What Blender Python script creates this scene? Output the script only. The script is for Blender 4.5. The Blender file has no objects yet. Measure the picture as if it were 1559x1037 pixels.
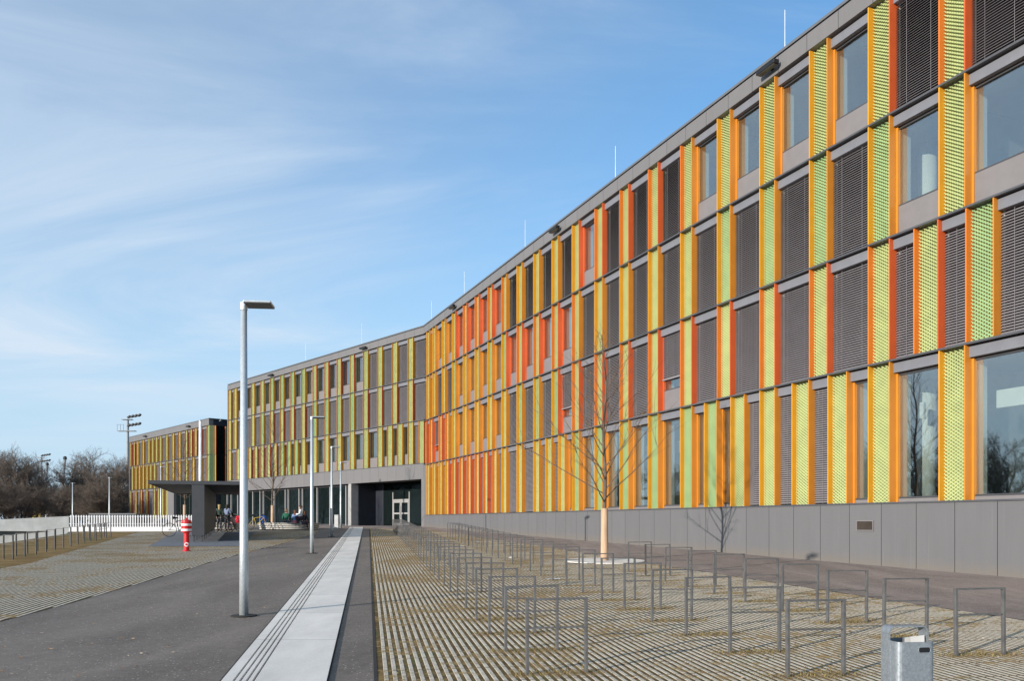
import bpy, bmesh, math, random
from mathutils import Vector, Matrix, Euler, noise as mnoise
random.seed(7)
R = math.radians
S = bpy.context.scene
C = S.collection
PD = -0.1748                      # path direction: X = c + PD*Y
SUN_AZ = (-0.719, -0.695)         # towards the sun, horizontally
SUN_EL = 13.5

def gz(y):
    y = max(-60.0, min(62.0, y))
    return 0.0208 * y

# ------------------------------------------------------------------ materials
def nt_new(name):
    m = bpy.data.materials.new(name); m.use_nodes = True
    nt = m.node_tree; nt.nodes.clear()
    out = nt.nodes.new('ShaderNodeOutputMaterial')
    return m, nt, out

class N:
    """tiny node helper"""
    def __init__(s, nt): s.nt = nt
    def new(s, t, **kw):
        n = s.nt.nodes.new(t)
        for k, v in kw.items(): setattr(n, k, v)
        return n
    def link(s, a, b): s.nt.links.new(a, b)
    def val(s, x, sock):
        if hasattr(x, 'is_linked') or hasattr(x, 'links'): s.link(x, sock)
        else: sock.default_value = x
    def math(s, op, a, b=0.0, c=None, clamp=False):
        n = s.new('ShaderNodeMath', operation=op, use_clamp=clamp)
        s.val(a, n.inputs[0]); s.val(b, n.inputs[1])
        if c is not None: s.val(c, n.inputs[2])
        return n.outputs[0]
    def mix(s, f, a, b):
        n = s.new('ShaderNodeMix', data_type='RGBA')
        s.val(f, n.inputs[0])
        for x, i in ((a, 6), (b, 7)):
            if isinstance(x, tuple): n.inputs[i].default_value = (*x[:3], 1)
            else: s.link(x, n.inputs[i])
        return n.outputs[2]
    def noise(s, vec, scale, detail=3.0, rough=0.55, dist=0.0):
        n = s.new('ShaderNodeTexNoise')
        if vec is not None: s.link(vec, n.inputs['Vector'])
        n.inputs['Scale'].default_value = scale; n.inputs['Detail'].default_value = detail
        n.inputs['Roughness'].default_value = rough; n.inputs['Distortion'].default_value = dist
        return n.outputs['Fac']
    def ramp(s, x, a, b, lo=0.0, hi=1.0):
        n = s.new('ShaderNodeMapRange', interpolation_type='SMOOTHSTEP')
        s.val(x, n.inputs[0]); n.inputs[1].default_value = a; n.inputs[2].default_value = b
        n.inputs[3].default_value = lo; n.inputs[4].default_value = hi
        return n.outputs[0]
    def obj(s): return s.new('ShaderNodeTexCoord').outputs['Object']
    def pos(s): return s.new('ShaderNodeNewGeometry').outputs['Position']
    def sep(s, v):
        n = s.new('ShaderNodeSeparateXYZ'); s.link(v, n.inputs[0]); return n.outputs
    def scale(s, v, sc):
        n = s.new('ShaderNodeMapping'); s.link(v, n.inputs['Vector']); n.inputs['Scale'].default_value = sc
        return n.outputs[0]
    def bump(s, h, strength, dist=0.01):
        n = s.new('ShaderNodeBump'); s.link(h, n.inputs['Height'])
        n.inputs['Strength'].default_value = strength; n.inputs['Distance'].default_value = dist
        return n.outputs[0]
    def bsdf(s, col, rough=0.6, metal=0.0, normal=None, spec=0.5):
        n = s.new('ShaderNodeBsdfPrincipled')
        if isinstance(col, tuple): n.inputs['Base Color'].default_value = (*col[:3], 1)
        else: s.link(col, n.inputs['Base Color'])
        s.val(rough, n.inputs['Roughness']); n.inputs['Metallic'].default_value = metal
        n.inputs['Specular IOR Level'].default_value = spec
        if normal is not None: s.link(normal, n.inputs['Normal'])
        return n

def mat(name, col, rough=0.6, metal=0.0, var=0.12, vscale=3.0, bump=0.0, bscale=60.0, spec=0.4, stretch=None):
    m, nt, out = nt_new(name); n = N(nt)
    v = n.pos()
    if stretch: v = n.scale(v, stretch)
    f = n.noise(v, vscale, 4.0)
    a = tuple(c * (1 - var) for c in col); b = tuple(min(1, c * (1 + var)) for c in col)
    c = n.mix(n.ramp(f, 0.3, 0.7), a, b)
    nor = n.bump(n.noise(v, bscale, 3.0), bump, 0.005) if bump else None
    rr = n.math('ADD', n.math('MULTIPLY', f, 0.16), rough - 0.08)
    p = n.bsdf(c, rr, metal, nor, spec)
    n.link(p.outputs[0], out.inputs[0]); return m

M = {}
M['y'] = mat('amber_paint', (0.66, 0.290, 0.018), 0.45, var=0.04)
M['a'] = mat('deep_amber_paint', (0.55, 0.205, 0.020), 0.45, var=0.04)
M['o'] = mat('orange_paint', (0.67, 0.172, 0.022), 0.45, var=0.04)
M['r'] = mat('red_orange_paint', (0.57, 0.098, 0.024), 0.45, var=0.04)
M['l'] = mat('lime_paint', (0.475, 0.530, 0.235), 0.5, var=0.05)
M['g'] = mat('green_paint', (0.32, 0.50, 0.25), 0.5, var=0.05)
M['back'] = mat('backing', (0.30, 0.335, 0.135), 0.8)
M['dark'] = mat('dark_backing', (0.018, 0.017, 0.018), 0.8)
M['ledge'] = mat('ledge_metal', (0.075, 0.077, 0.085), 0.45, var=0.05)
M['hood'] = mat('hood_metal', (0.170, 0.172, 0.190), 0.45, var=0.05)
M['span'] = mat('spandrel_metal', (0.185, 0.172, 0.172), 0.5, var=0.04)
M['slat'] = mat('slat_metal', (0.225, 0.21, 0.22), 0.4, var=0.06)
M['inner'] = mat('interior_white', (0.62, 0.64, 0.60), 0.8, var=0.04)
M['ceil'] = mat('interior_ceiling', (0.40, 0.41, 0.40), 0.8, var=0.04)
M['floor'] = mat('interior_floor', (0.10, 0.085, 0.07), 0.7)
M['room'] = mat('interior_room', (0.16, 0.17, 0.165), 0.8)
M['frame'] = mat('window_frame', (0.060, 0.060, 0.065), 0.4, var=0.05)
M['lightframe'] = mat('alu_frame', (0.33, 0.32, 0.31), 0.4, var=0.05)
M['coping'] = mat('coping', (0.12, 0.125, 0.135), 0.4, var=0.05)
M['roofing'] = mat('roofing', (0.2, 0.2, 0.2), 0.9)
M['navy'] = mat('navy_wall', (0.020, 0.024, 0.034), 0.5)
M['black'] = mat('black_metal', (0.012, 0.012, 0.014), 0.45)

def panel_mat(name, col, pitch, off, jw=0.008, dirt=False):
    """fibre cement cladding: vertical joints, faint clouding and rain streaks (object x runs along the wall)"""
    m, nt, out = nt_new(name); n = N(nt); o = n.obj(); x, y, z = n.sep(o)
    q = n.math('DIVIDE', n.math('SUBTRACT', x, off), pitch)
    fr = n.math('SUBTRACT', q, n.math('FLOOR', q))
    d = n.math('MINIMUM', fr, n.math('SUBTRACT', 1.0, fr))
    joint = n.math('LESS_THAN', d, jw / pitch)
    wn = n.new('ShaderNodeTexWhiteNoise', noise_dimensions='1D')
    n.link(n.math('FLOOR', q), wn.inputs['W'])
    tone = n.math('MULTIPLY', n.math('SUBTRACT', wn.outputs[0], 0.5), 0.13)
    cl = n.noise(n.scale(o, (1.2, 1.2, 0.35)), 2.2, 5.0)
    st = n.noise(n.scale(o, (9, 9, 0.3)), 1.6, 3.0)
    f = n.math('ADD', n.math('ADD', tone, n.math('MULTIPLY', n.math('SUBTRACT', cl, 0.5), 0.35)),
               n.math('MULTIPLY', n.math('SUBTRACT', st, 0.5), 0.16))
    base = n.new('ShaderNodeMix', data_type='RGBA', blend_type='MIX')
    lo = tuple(c * 0.78 for c in col); hi = tuple(c * 1.22 for c in col)
    c = n.mix(n.math('ADD', f, 0.5, clamp=True), lo, hi)
    if dirt:
        zz = n.math('SUBTRACT', z, n.math('MULTIPLY', n.math('SUBTRACT', n.noise(o, 5.0, 4.0, .7), .5), .5))
        gnd = n.math('ADD', n.math('MULTIPLY', x, -0.0192), 1.24)
        lowd = n.ramp(n.math('SUBTRACT', zz, gnd), .0, .34, .55, 0.0)
        c = n.mix(lowd, c, (.17, .145, .115))
        run = n.math('MULTIPLY', n.ramp(n.noise(n.scale(o, (7, 7, .12)), 2.2, 4.0, .6), .58, .74), .30)
        c = n.mix(run, c, tuple(k * 1.55 for k in col))
    c = n.mix(joint, c, tuple(k * 0.15 for k in col))
    nor = n.bump(n.math('SUBTRACT', 1.0, joint), 0.6, 0.01)
    p = n.bsdf(c, 0.55, 0, nor, 0.35); n.link(p.outputs[0], out.inputs[0]); return m

M['plinth'] = panel_mat('plinth_panels', (0.136, 0.134, 0.137), 1.08225, 0.322, dirt=True)
M['band'] = panel_mat('band_panels', (0.160, 0.153, 0.153), 1.21, 0.05)

def glass(name, tint, refl, body, fm=0.9):
    m, nt, out = nt_new(name); n = N(nt)
    lw = n.new('ShaderNodeLayerWeight'); lw.inputs[0].default_value = .5
    fr_ = n.math('ADD', n.math('MULTIPLY', n.math('POWER', lw.outputs['Facing'], 5.0), .96), .04)
    fac = n.math('ADD', n.math('MULTIPLY', fr_, fm), refl, clamp=True)
    nb = n.bump(n.noise(n.pos(), 1.1, 1.0), 0.03, 0.02)
    tr = n.new('ShaderNodeBsdfTransparent'); tr.inputs[0].default_value = (*tint, 1)
    df = n.new('ShaderNodeBsdfDiffuse'); df.inputs[0].default_value = (0.02, 0.03, 0.03, 1)
    gl = n.new('ShaderNodeBsdfGlossy'); gl.inputs['Roughness'].default_value = 0.012
    gl.inputs[0].default_value = (0.92, 0.96, 0.98, 1); n.link(nb, gl.inputs['Normal'])
    m1 = n.new('ShaderNodeMixShader'); m1.inputs[0].default_value = body
    n.link(tr.outputs[0], m1.inputs[1]); n.link(df.outputs[0], m1.inputs[2])
    m2 = n.new('ShaderNodeMixShader'); n.link(fac, m2.inputs[0])
    n.link(m1.outputs[0], m2.inputs[1]); n.link(gl.outputs[0], m2.inputs[2])
    n.link(m2.outputs[0], out.inputs[0]); return m
M['pane'] = glass('window_glass', (0.91, 0.95, 0.93), 0.19, 0.02)
M['shopglass'] = glass('lobby_glass', (0.30, 0.40, 0.42), 0.0, 0.35, 0.30)

# ------------------------------------------------------------------ mesh builder
class MB:
    def __init__(s): s.v = []; s.f = []; s.mi = []; s.cur = 0; s.smooth = False
    def face(s, pts):
        b = len(s.v); s.v += [tuple(p) for p in pts]; s.f.append(tuple(range(b, b + len(pts)))); s.mi.append(s.cur)
    def box(s, x0, x1, y0, y1, z0, z1, mtx=None):
        if x0 > x1: x0, x1 = x1, x0
        if y0 > y1: y0, y1 = y1, y0
        if z0 > z1: z0, z1 = z1, z0
        b = len(s.v)
        p = [(x0,y0,z0),(x1,y0,z0),(x1,y1,z0),(x0,y1,z0),(x0,y0,z1),(x1,y0,z1),(x1,y1,z1),(x0,y1,z1)]
        if mtx: p = [tuple(mtx @ Vector(q)) for q in p]
        s.v += p
        for q in ((0,3,2,1),(4,5,6,7),(0,1,5,4),(1,2,6,5),(2,3,7,6),(3,0,4,7)):
            s.f.append(tuple(b + i for i in q)); s.mi.append(s.cur)
        return s
    def tube(s, pts, radii, n=6, cap=True):
        pts = [Vector(p) for p in pts]; rings = []
        up = None
        for i, p in enumerate(pts):
            d = (pts[min(i+1, len(pts)-1)] - pts[max(i-1, 0)])
            if d.length < 1e-9: d = Vector((0,0,1))
            d.normalize()
            a = Vector((0,0,1)) if abs(d.z) < 0.9 else Vector((1,0,0))
            u = d.cross(a); u.normalize(); w = d.cross(u)
            if up is not None and u.dot(up) < 0: pass
            up = u
            r = radii[i] if isinstance(radii, (list, tuple)) else radii
            b = len(s.v)
            for k in range(n):
                t = 2 * math.pi * k / n
                s.v.append(tuple(p + (u * math.cos(t) + w * math.sin(t)) * r))
            rings.append(b)
        for a, b in zip(rings, rings[1:]):
            for k in range(n):
                s.f.append((a+k, a+(k+1) % n, b+(k+1) % n, b+k)); s.mi.append(s.cur)
        if cap:
            s.f.append(tuple(rings[0]+k for k in reversed(range(n)))); s.mi.append(s.cur)
            s.f.append(tuple(rings[-1]+k for k in range(n))); s.mi.append(s.cur)
        return s
    def lathe(s, prof, n=24, cx=0, cy=0, cap=True):
        rings = []
        for r, z in prof:
            b = len(s.v); rings.append(b)
            for k in range(n):
                t = 2*math.pi*k/n; s.v.append((cx + r*math.cos(t), cy + r*math.sin(t), z))
        for a, b in zip(rings, rings[1:]):
            for k in range(n):
                s.f.append((a+k, a+(k+1) % n, b+(k+1) % n, b+k)); s.mi.append(s.cur)
        if cap:
            s.f.append(tuple(rings[0]+k for k in reversed(range(n)))); s.mi.append(s.cur)
            s.f.append(tuple(rings[-1]+k for k in range(n))); s.mi.append(s.cur)
        return s
    def mesh(s, name, mats):
        me = bpy.data.meshes.new(name); me.from_pydata(s.v, [], s.f)
        for m in (mats if isinstance(mats, (list, tuple)) else [mats]): me.materials.append(m)
        if any(s.mi): me.polygons.foreach_set('material_index', s.mi)
        if s.smooth: me.polygons.foreach_set('use_smooth', [True]*len(me.polygons))
        me.update(); return me
    def build(s, name, mats, parent=None, loc=None):
        return link(name, s.mesh(name, mats), parent, loc)

def link(name, me, parent=None, loc=None):
    o = bpy.data.objects.new(name, me); C.objects.link(o)
    if parent: o.parent = parent
    if loc: o.location = loc
    return o
def tag(o, label=None, cat=None, group=None, kind=None):
    if label: o['label'] = label
    if cat: o['category'] = cat
    if group: o['group'] = group
    if kind: o['kind'] = kind
    return o
def thing(name, label, cat, loc=(0,0,0), rz=0, group=None):
    o = bpy.data.objects.new(name, None); C.objects.link(o)
    o.location = loc; o.rotation_euler = (0, 0, rz); o.empty_display_size = 0.2
    return tag(o, label, cat, group)
def dup(root, loc, rz, label, group=None, scale=None):
    def cp(o, p):
        c = o.copy(); C.objects.link(c); c.parent = p
        for ch in list(o.children): cp(ch, c)
        return c
    r = cp(root, None); r.location = loc; r.rotation_euler = (0, 0, rz); r['label'] = label
    if group: r['group'] = group
    if scale: r.scale = (scale,)*3
    return r
def bevel(o, w=0.004, seg=2):
    b = o.modifiers.new('bevel', 'BEVEL'); b.width = w; b.segments = seg; b.limit_method = 'ANGLE'
    return o

# ------------------------------------------------------------------ facade generator
def panel_geo(mb, x, z, w, h, d, ph=0.043, cw=0.135, nf=None):
    """expanded metal: zig-zag strands tilted like small lips"""
    nc = max(2, int(round(w / cw))); cw = w / nc
    nr = int(h / ph); ph = h / nr
    prof = []
    for i in range(nc):                       # flat bonds joined by short slanted strands
        prof += [(i*cw, 1), (i*cw + .16*cw, 1), (i*cw + .34*cw, 0), (i*cw + .66*cw, 0), (i*cw + .84*cw, 1)]
    prof.append((w, 1))
    for r in range(nr):
        b = len(mb.v)
        for px, up in prof:
            hi = up if r % 2 == 0 else 1 - up
            zz = z + r * ph + (0.90 if hi else 0.10) * ph
            mb.v.append((x + px, d + 0.009, zz + 0.0125)); mb.v.append((x + px, d - 0.009, zz - 0.0125))
        for i in range(len(prof) - 1):
            q = b + 2 * i
            mb.f.append((q, q + 1, q + 3, q + 2)); mb.mi.append(mb.cur)

CAM = Vector((0, 0, 1.6))
def facade(root, unit, s0, sgn, levels, pd=0.138):
    """levels: (z0, z1, tokens, spandrel?)  local x = sgn*s along the wall, local y = inwards"""
    fins, panels, blinds, wins = [], [], [], []
    wall = MB()          # slots: 0 backing, 1 dark, 2 inner, 3 band
    wmats = [M['back'], M['dark'], M['inner'], M['band']]
    mw = root.matrix_world if False else Matrix.Translation(root.location) @ root.rotation_euler.to_matrix().to_4x4()
    for lev, (z0, z1, toks, spand) in enumerate(levels):
        k = 0; toks = toks.split()
        spans = []
        for t in toks:
            n = 2 if t in ('W', 'L', 'H', 'D') else 1
            spans.append((t, s0 + k * unit, s0 + (k + n) * unit)); k += n
        for i, (t, sa, sb) in enumerate(spans):
            zc = (z0 + z1) / 2
            dist = (mw @ Vector((sgn * (sa + sb) / 2, 0, zc)) - CAM).length
            if t[0] in 'lg' and len(t) == 3:
                xa, xb = sorted((sgn * sa, sgn * sb))
                panels.append((dist, t[0], xa + 0.035, z0 + 0.035, xb - xa - 0.07, z1 - z0 - 0.09))
                wall.cur = 0; wall.box(sgn * sa, sgn * sb, pd + 0.07, 0.31, z0, z1)
                wall.cur = 2; wall.box(sgn * sa, sgn * sb, 0.31, 0.72, z0, z1)
                for j, (cc, e, nb) in enumerate(((t[1], sa, i - 1), (t[2], sb, i + 1))):
                    q = 1 if j == 0 else -1
                    tb = spans[nb][0] if 0 <= nb < len(spans) else 'b'
                    fins.append((dist, cc, sgn * e, sgn * (e + q * 0.034), z0 + 0.03, z1 - 0.03,
                                 (sgn * (e - q * 0.055) if tb in ('W', 'w', 'H') and sgn > 0 else None), spand))
            elif t == 'x':
                wall.cur = 3; wall.box(sgn * sa, sgn * sb, -0.004, 0.42, z0 - 0.001, z1)
            else:
                a, b = sa + 0.004, sb - 0.004
                if t in ('L', 'b'):
                    blinds.append((dist, a, b, z0 + 0.05, z1 - 0.05, 1.0))
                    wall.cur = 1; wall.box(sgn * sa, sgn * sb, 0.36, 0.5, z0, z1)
                else:
                    zs = z0 + 0.80 if (spand and t != 'D') else z0 + 0.12
                    wins.append((dist, t, a, b, z0 + 0.03, zs, z1 - 0.05))
                    if t == 'H': blinds.append((dist, a, b, z0 + (0.62 if b - a < 1 else 1.22), z1 - 0.05, 0.0))
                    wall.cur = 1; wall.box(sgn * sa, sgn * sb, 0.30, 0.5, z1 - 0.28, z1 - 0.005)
                    if zs > z0 + 0.3: wall.cur = 2; wall.box(sgn * sa, sgn * sb, 0.46, 0.52, z0, zs)
    wall.build('wall', wmats, root)
    # panels
    panels.sort(key=lambda p: p[0]); cache = {}
    rest = MB()
    for i, (dist, col, x, z, w, h) in enumerate(panels):
        if i < 100:
            key = (round(w, 3), round(h, 3), col)
            if key not in cache:
                mb = MB(); panel_geo(mb, 0, 0, w, h, 0); cache[key] = mb.mesh('mesh_panel', M[col])
            o = link('mesh_panel', cache[key], root, (x, pd, z))
        else:
            rest.cur = 'lg'.index(col); panel_geo(rest, x, z, w, h, pd)
    if rest.v: tag(rest.build('mesh_panel', [M['l'], M['g']], root), kind='stuff')
    fins.sort(key=lambda p: p[0]); rest = MB(); order = 'yaor'
    for i, (dist, col, xa, xb, za, zb, rev, spand) in enumerate(fins):
        mb = MB() if i < 100 else rest
        if i >= 100: mb.cur = order.index(col)
        mb.box(xa, xb, -0.012, 0.20, za, zb)
        if rev is not None: mb.box(xa, rev, 0.204, 0.30, za, zb - 0.30)
        mb.box(xa, xb, 0.2005, 0.30, za, zb)
        if i < 100: mb.build('fin', M[col], root)
    if rest.v: tag(rest.build('fin', [M[c] for c in order], root), kind='stuff')
    # blinds
    cache = {}
    for dist, a, b, za, zb, full in sorted(blinds):
        w = b - a; h = zb - za; key = (round(w, 3), round(h, 3))
        if key not in cache:
            mb = MB(); zt = h - 0.30; pitch = 0.064; nn = int(zt / pitch)
            for q in range(nn):
                zz = 0.02 + q * pitch
                mb.face([(0.012, 0.17, zz), (w - 0.012, 0.17, zz), (w - 0.012, 0.225, zz + 0.048), (0.012, 0.225, zz + 0.048)])
            for cx in (w * 0.25, w * 0.75) if w > 1 else (w * 0.5,):
                mb.box(cx - 0.004, cx + 0.004, 0.164, 0.168, 0, zt)
            if full < 1: mb.box(0.01, w - 0.01, 0.165, 0.23, -0.03, 0.015)
            hb = MB(); hb.box(0.0, w, 0.11, 0.30, h - 0.26, h - 0.012)
            cache[key] = (mb.mesh('blind', M['slat']), hb.mesh('blind_box', M['hood']))
        x = sgn * a if sgn > 0 else -b
        o = link('blind', cache[key][0], root, (x, 0, za)); link('blind_box', cache[key][1], o)
    cache = {}
    for dist, t, a, b, z0, zs, zb in sorted(wins):
        w = b - a; key = (round(w, 3), round(zb - z0, 3), round(zs - z0, 3), t == 'H', t == 'D')
        if key not in cache:
            h = zb - z0; s_ = zs - z0; top = h - (0.05 if t == 'D' else 0.28)
            fr = MB(); fw = 0.045
            fr.box(0, w, 0.25, 0.33, s_, s_ + fw); fr.box(0, w, 0.25, 0.33, top - fw, top)
            fr.box(0, fw, 0.251, 0.329, s_ + fw, top - fw); fr.box(w - fw, w, 0.251, 0.329, s_ + fw, top - fw)
            if w > 1.2 and s_ < 0.3 and t != 'D': pass
            pn = MB(); pn.box(fw, w - fw, 0.285, 0.297, s_ + fw, top - fw)
            hb = MB(); hb.box(0, w, 0.11, 0.30, h - 0.26, h - 0.012)
            sp = MB(); sp.box(0.003, w - 0.003, 0.235, 0.40, 0.004, s_ - 0.004)
            cache[key] = (fr.mesh('window', M['frame']), pn.mesh('pane', M['pane'] if t != 'D' else M['shopglass']),
                          hb.mesh('blind_box', M['hood']), sp.mesh('spandrel', M['span']))
        x = sgn * a if sgn > 0 else -b
        f, p, hb, sp = cache[key]
        o = link('window', f, root, (x, 0, z0)); link('pane', p, o); link('spandrel', sp, o)
        if t not in ('H', 'D'): link('blind_box', hb, o)

def strip_box(name, m, root, *b, **k):
    mb = MB(); mb.box(*b); return mb.build(name, m, root)

# ------------------------------------------------------------------ the three building wings
LV = [2.08, 5.75, 8.93, 12.10, 15.27]
P0 = (-6.39, 59.6); U1 = (0.386, -0.9225)
U = 0.7215; OFF = -0.115
B1 = thing('school_building', 'long four storey school wing with orange fins and grey plinth', 'building',
           (P0[0], P0[1], 0), math.atan2(U1[1], U1[0]))
S4 = 'b lya b ' + 'lya W '*2 + 'lyr W ' + 'lor W '*3 + 'loa L ' + 'lya L '*3 + 'lyr W ' + 'lor L '*3 + 'loa W ' + 'lya W '*3 + 'lyr L ' + 'lor L '*2 + 'lya W '*2
S3 = 'b lya b ' + 'lya L '*2 + 'gya W '*4 + 'gyr W ' + 'lor W '*3 + 'loa L ' + 'lya L '*4 + 'gya L '*3 + 'gya W ' + 'lya W '*2 + 'lor L '*2
S2 = 'lor b lor H lor b loa b ' + 'lya W '*4 + 'lya L ' + 'gya L '*2 + 'gyr H ' + 'lor L '*3 + 'lor H ' + 'lor L '*4 + 'lor b lor b goa L ' + 'lor L '*2 + 'lor b'
S1 = 'x ' + 'lya b '*3 + 'lyr b ' + 'lor b '*5 + 'loa b ' + 'lya L '*2 + 'lya b '*2 + 'lya w ' + 'gya W '*4 + 'gya w '*2 + 'lya b '*3 + 'lya w ' + 'lya W '*5
facade(B1, U, OFF, 1, [(LV[0], LV[1], S1, False), (LV[1], LV[2], S2, True), (LV[2], LV[3], S3, True), (LV[3], LV[4], S4, True)])
E1 = OFF + 72 * U
for z in LV[1:4]: strip_box('floor_ledge', M['ledge'], B1, OFF - 0.02, E1, -0.03, 0.30, z - 0.028, z + 0.02)
strip_box('floor_ledge', M['ledge'], B1, OFF + U, E1, -0.03, 0.36, LV[0] - 0.012, LV[0] + 0.028)
strip_box('plinth', M['plinth'], B1, OFF, E1, 0.0, 0.42, -0.6, LV[0] - 0.014)
pa = MB(); pa.box(OFF, E1, -0.02, 0.45, LV[4] + 0.004, LV[4] + 0.50); pa.build('parapet', M['band'], B1)
cp = MB(); cp.box(OFF, E1, 0.0, 0.45, LV[4] + 0.503, LV[4] + 0.535); cp.cur = 1; cp.box(OFF - 0.03, E1, -0.05, 0.5, LV[4] + 0.537, LV[4] + 0.62)
cp.build('coping', [M['black'], M['coping']], B1)
inn = MB()
for z in LV[:4]:
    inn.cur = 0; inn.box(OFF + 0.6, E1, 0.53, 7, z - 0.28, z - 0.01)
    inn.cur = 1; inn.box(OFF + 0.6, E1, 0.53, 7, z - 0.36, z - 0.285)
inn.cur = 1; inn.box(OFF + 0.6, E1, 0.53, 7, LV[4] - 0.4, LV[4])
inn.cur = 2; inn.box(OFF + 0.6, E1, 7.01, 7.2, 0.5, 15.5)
for k in range(0, 24, 4):
    inn.cur = 2; inn.box(OFF + (3*k) * U - 0.1, OFF + (3*k) * U + 0.1, 0.73, 7, 2.1, 15.2)
inn.build('interior', [M['floor'], M['ceil'], M['room']], B1)
def on1d(px, d):
    q = (px - 779.5)/1250; return (q*(P0[1] + .386*d) - P0[0] - .9225*d)/(.386 + .9225*q)
for px, lo, hi in ((1412, LV[2], LV[3]-.37), (1411, LV[0], LV[1]-.37), (1081, LV[3], LV[4]-.4), (1385, LV[3], LV[4]-.4), (1018, LV[0], LV[1]-.37), (905, LV[0], LV[1]-.37)):
    mb = MB(); mb.smooth = True
    mb.lathe([(0.24, lo), (0.24, hi)], 24, on1d(px, 1.7), 1.7); mb.build('interior_column', M['inner'], B1)
for px, w in ((1517, 1.3), (1400, .12), (901, .3), (931, .35), (977, .35), (1025, .38)):  # white boxes added to stand for the white rectangles in the windows
    s_ = on1d(px, 1.0); strip_box('white_patch_board', M['inner'], B1, s_, s_ + w, 1.0, 1.1, 4.30, 4.72)
strip_box('roof', M['roofing'], B1, OFF, E1, 0.46, 16, 15.5, 15.62)
bk = MB(); bk.box(OFF, E1, 15.8, 16, -0.6, 15.49); bk.box(E1 + .003, E1 + 0.3, 0.0, 15.79, -0.6, 15.89); bk.build('rear_wall', M['band'], B1)

W2 = thing('school_building', 'middle school wing above dark glazed ground floor and main entrance', 'building',
           (P0[0], P0[1], 0), math.atan2(-0.743, 0.67))
UW = 0.6885; EW = 50 * UW
W4 = 'L lya '*4 + 'W lra '*4 + 'W gya '*4 + 'W lya '*4 + 'b lya'
W3 = 'L lra '*4 + 'L gya '*4 + 'L lra '*4 + 'L gya L lya L gya L lya b lya'
W1 = 'lra b lya w lya w lya w lya ' + 'W lya '*6 + 'w gya '*3 + 'b lra '*6 + 'b lya L lya'
facade(W2, UW, 0.0, -1, [(5.87, 9.03, W1, True), (9.03, 12.15, W3, True), (12.15, 15.27, W4, True)], 0.07)
for z in (9.03, 12.15): strip_box('floor_ledge', M['ledge'], W2, -EW - .25, 0.0, -0.03, 0.30, z - 0.028, z + 0.02)
strip_box('floor_ledge', M['ledge'], W2, -EW - .25, 0.0, -0.03, 0.36, 5.845, 5.885)
strip_box('parapet', M['band'], W2, -EW, 0.0, -0.02, 0.45, 15.274, 15.77)
cp = MB(); cp.box(-EW, 0, 0.0, 0.45, 15.773, 15.805); cp.cur = 1; cp.box(-EW - .04, 0.02, -0.05, 0.5, 15.807, 15.89)
cp.build('coping', [M['black'], M['coping']], W2)
fb = MB(); fb.box(-EW, -0.02, -0.006, 0.5, 4.73, 5.84); fb.box(-EW, -10.3, 0.505, 8, 4.8, 5.8); fb.box(-10.29, -0.02, 0.505, 8, 4.8, 5.8)
fb.build('lintel_band', M['band'], W2)
strip_box('corner_pier', M['band'], W2, -0.32, -0.004, -0.003, 2.6, 0.5, 4.728)
inn = MB()
for z in (9.03, 12.15, 15.27):
    inn.cur = 0; inn.box(-EW + .4, -1.5, 0.53, 6, z - 0.3, z - 0.01)
    inn.cur = 1; inn.box(-EW + .4, -1.5, 0.53, 6, z - 0.4, z - 0.305)
inn.cur = 2; inn.box(-EW + .4, -0.6, 6.01, 6.2, 5.85, 15.5)
for k in range(1, 17, 2): inn.box(-k * 3 * UW + .1, -k * 3 * UW + .2, 0.73, 6, 5.85, 15.2)
inn.build('interior', [M['floor'], M['ceil'], M['room']], W2)
strip_box('roof', M['roofing'], W2, -EW, 1.0, 0.46, 12, 15.5, 15.62)
strip_box('end_wall', M['band'], W2, -EW - .003, -EW - .2, 0.0, 12, 5.9, 15.76)
strip_box('rear_wall', M['band'], W2, -EW, 0, 11.8, 12, 0.5, 15.49)
# lobby glazing under the band (set back) and its frames
gl = MB(); gl.box(-EW, -10.55, 0.60, 0.62, 1.2, 4.72); gl.build('lobby_glazing', M['shopglass'], W2)
def t_of(px, d=0.0):
    q = (px - 779.5) / 1250
    return (-6.39 + .743*d - q*(59.6 + .67*d)) / (.67 + q*.743)
for px in (396, 401, 417.5, 434.5, 439, 455.5, 460.5, 483, 502.5, 527, 531, 372, 385, 362, 352, 346):
    t = t_of(px, 0.5)
    strip_box('mullion', M['lightframe'], W2, -t - .055, -t + .055, 0.46, 0.598, 1.2, 4.7)
rail = MB(); rail.box(-EW, -10.55, 0.48, 0.59, 1.2, 1.42); rail.box(-EW, -10.55, 0.48, 0.59, 4.58, 4.72); rail.build('glazing_rail', M['frame'], W2)
strip_box('portal_jamb', M['lightframe'], W2, -10.54, -10.12, 0.02, 0.62, 0.6, 4.728)
nv = MB(); nv.box(-10.2, -10.0, 0.625, 2.45, 0.6, 4.79); nv.box(-9.99, -8.9, 2.3, 2.45, 0.6, 4.79); nv.build('portal_wall', M['navy'], W2)
lb = MB(); lb.box(-EW, -10.55, 5.0, 5.1, 1.2, 4.7); lb.box(-10.0, 0, 6, 6.1, 0.8, 4.7); lb.build('lobby_wall', M['navy'], W2)
strip_box('lobby_floor', M['floor'], W2, -EW, -10.55, 0.7, 5.0, 1.22, 1.30)
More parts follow.
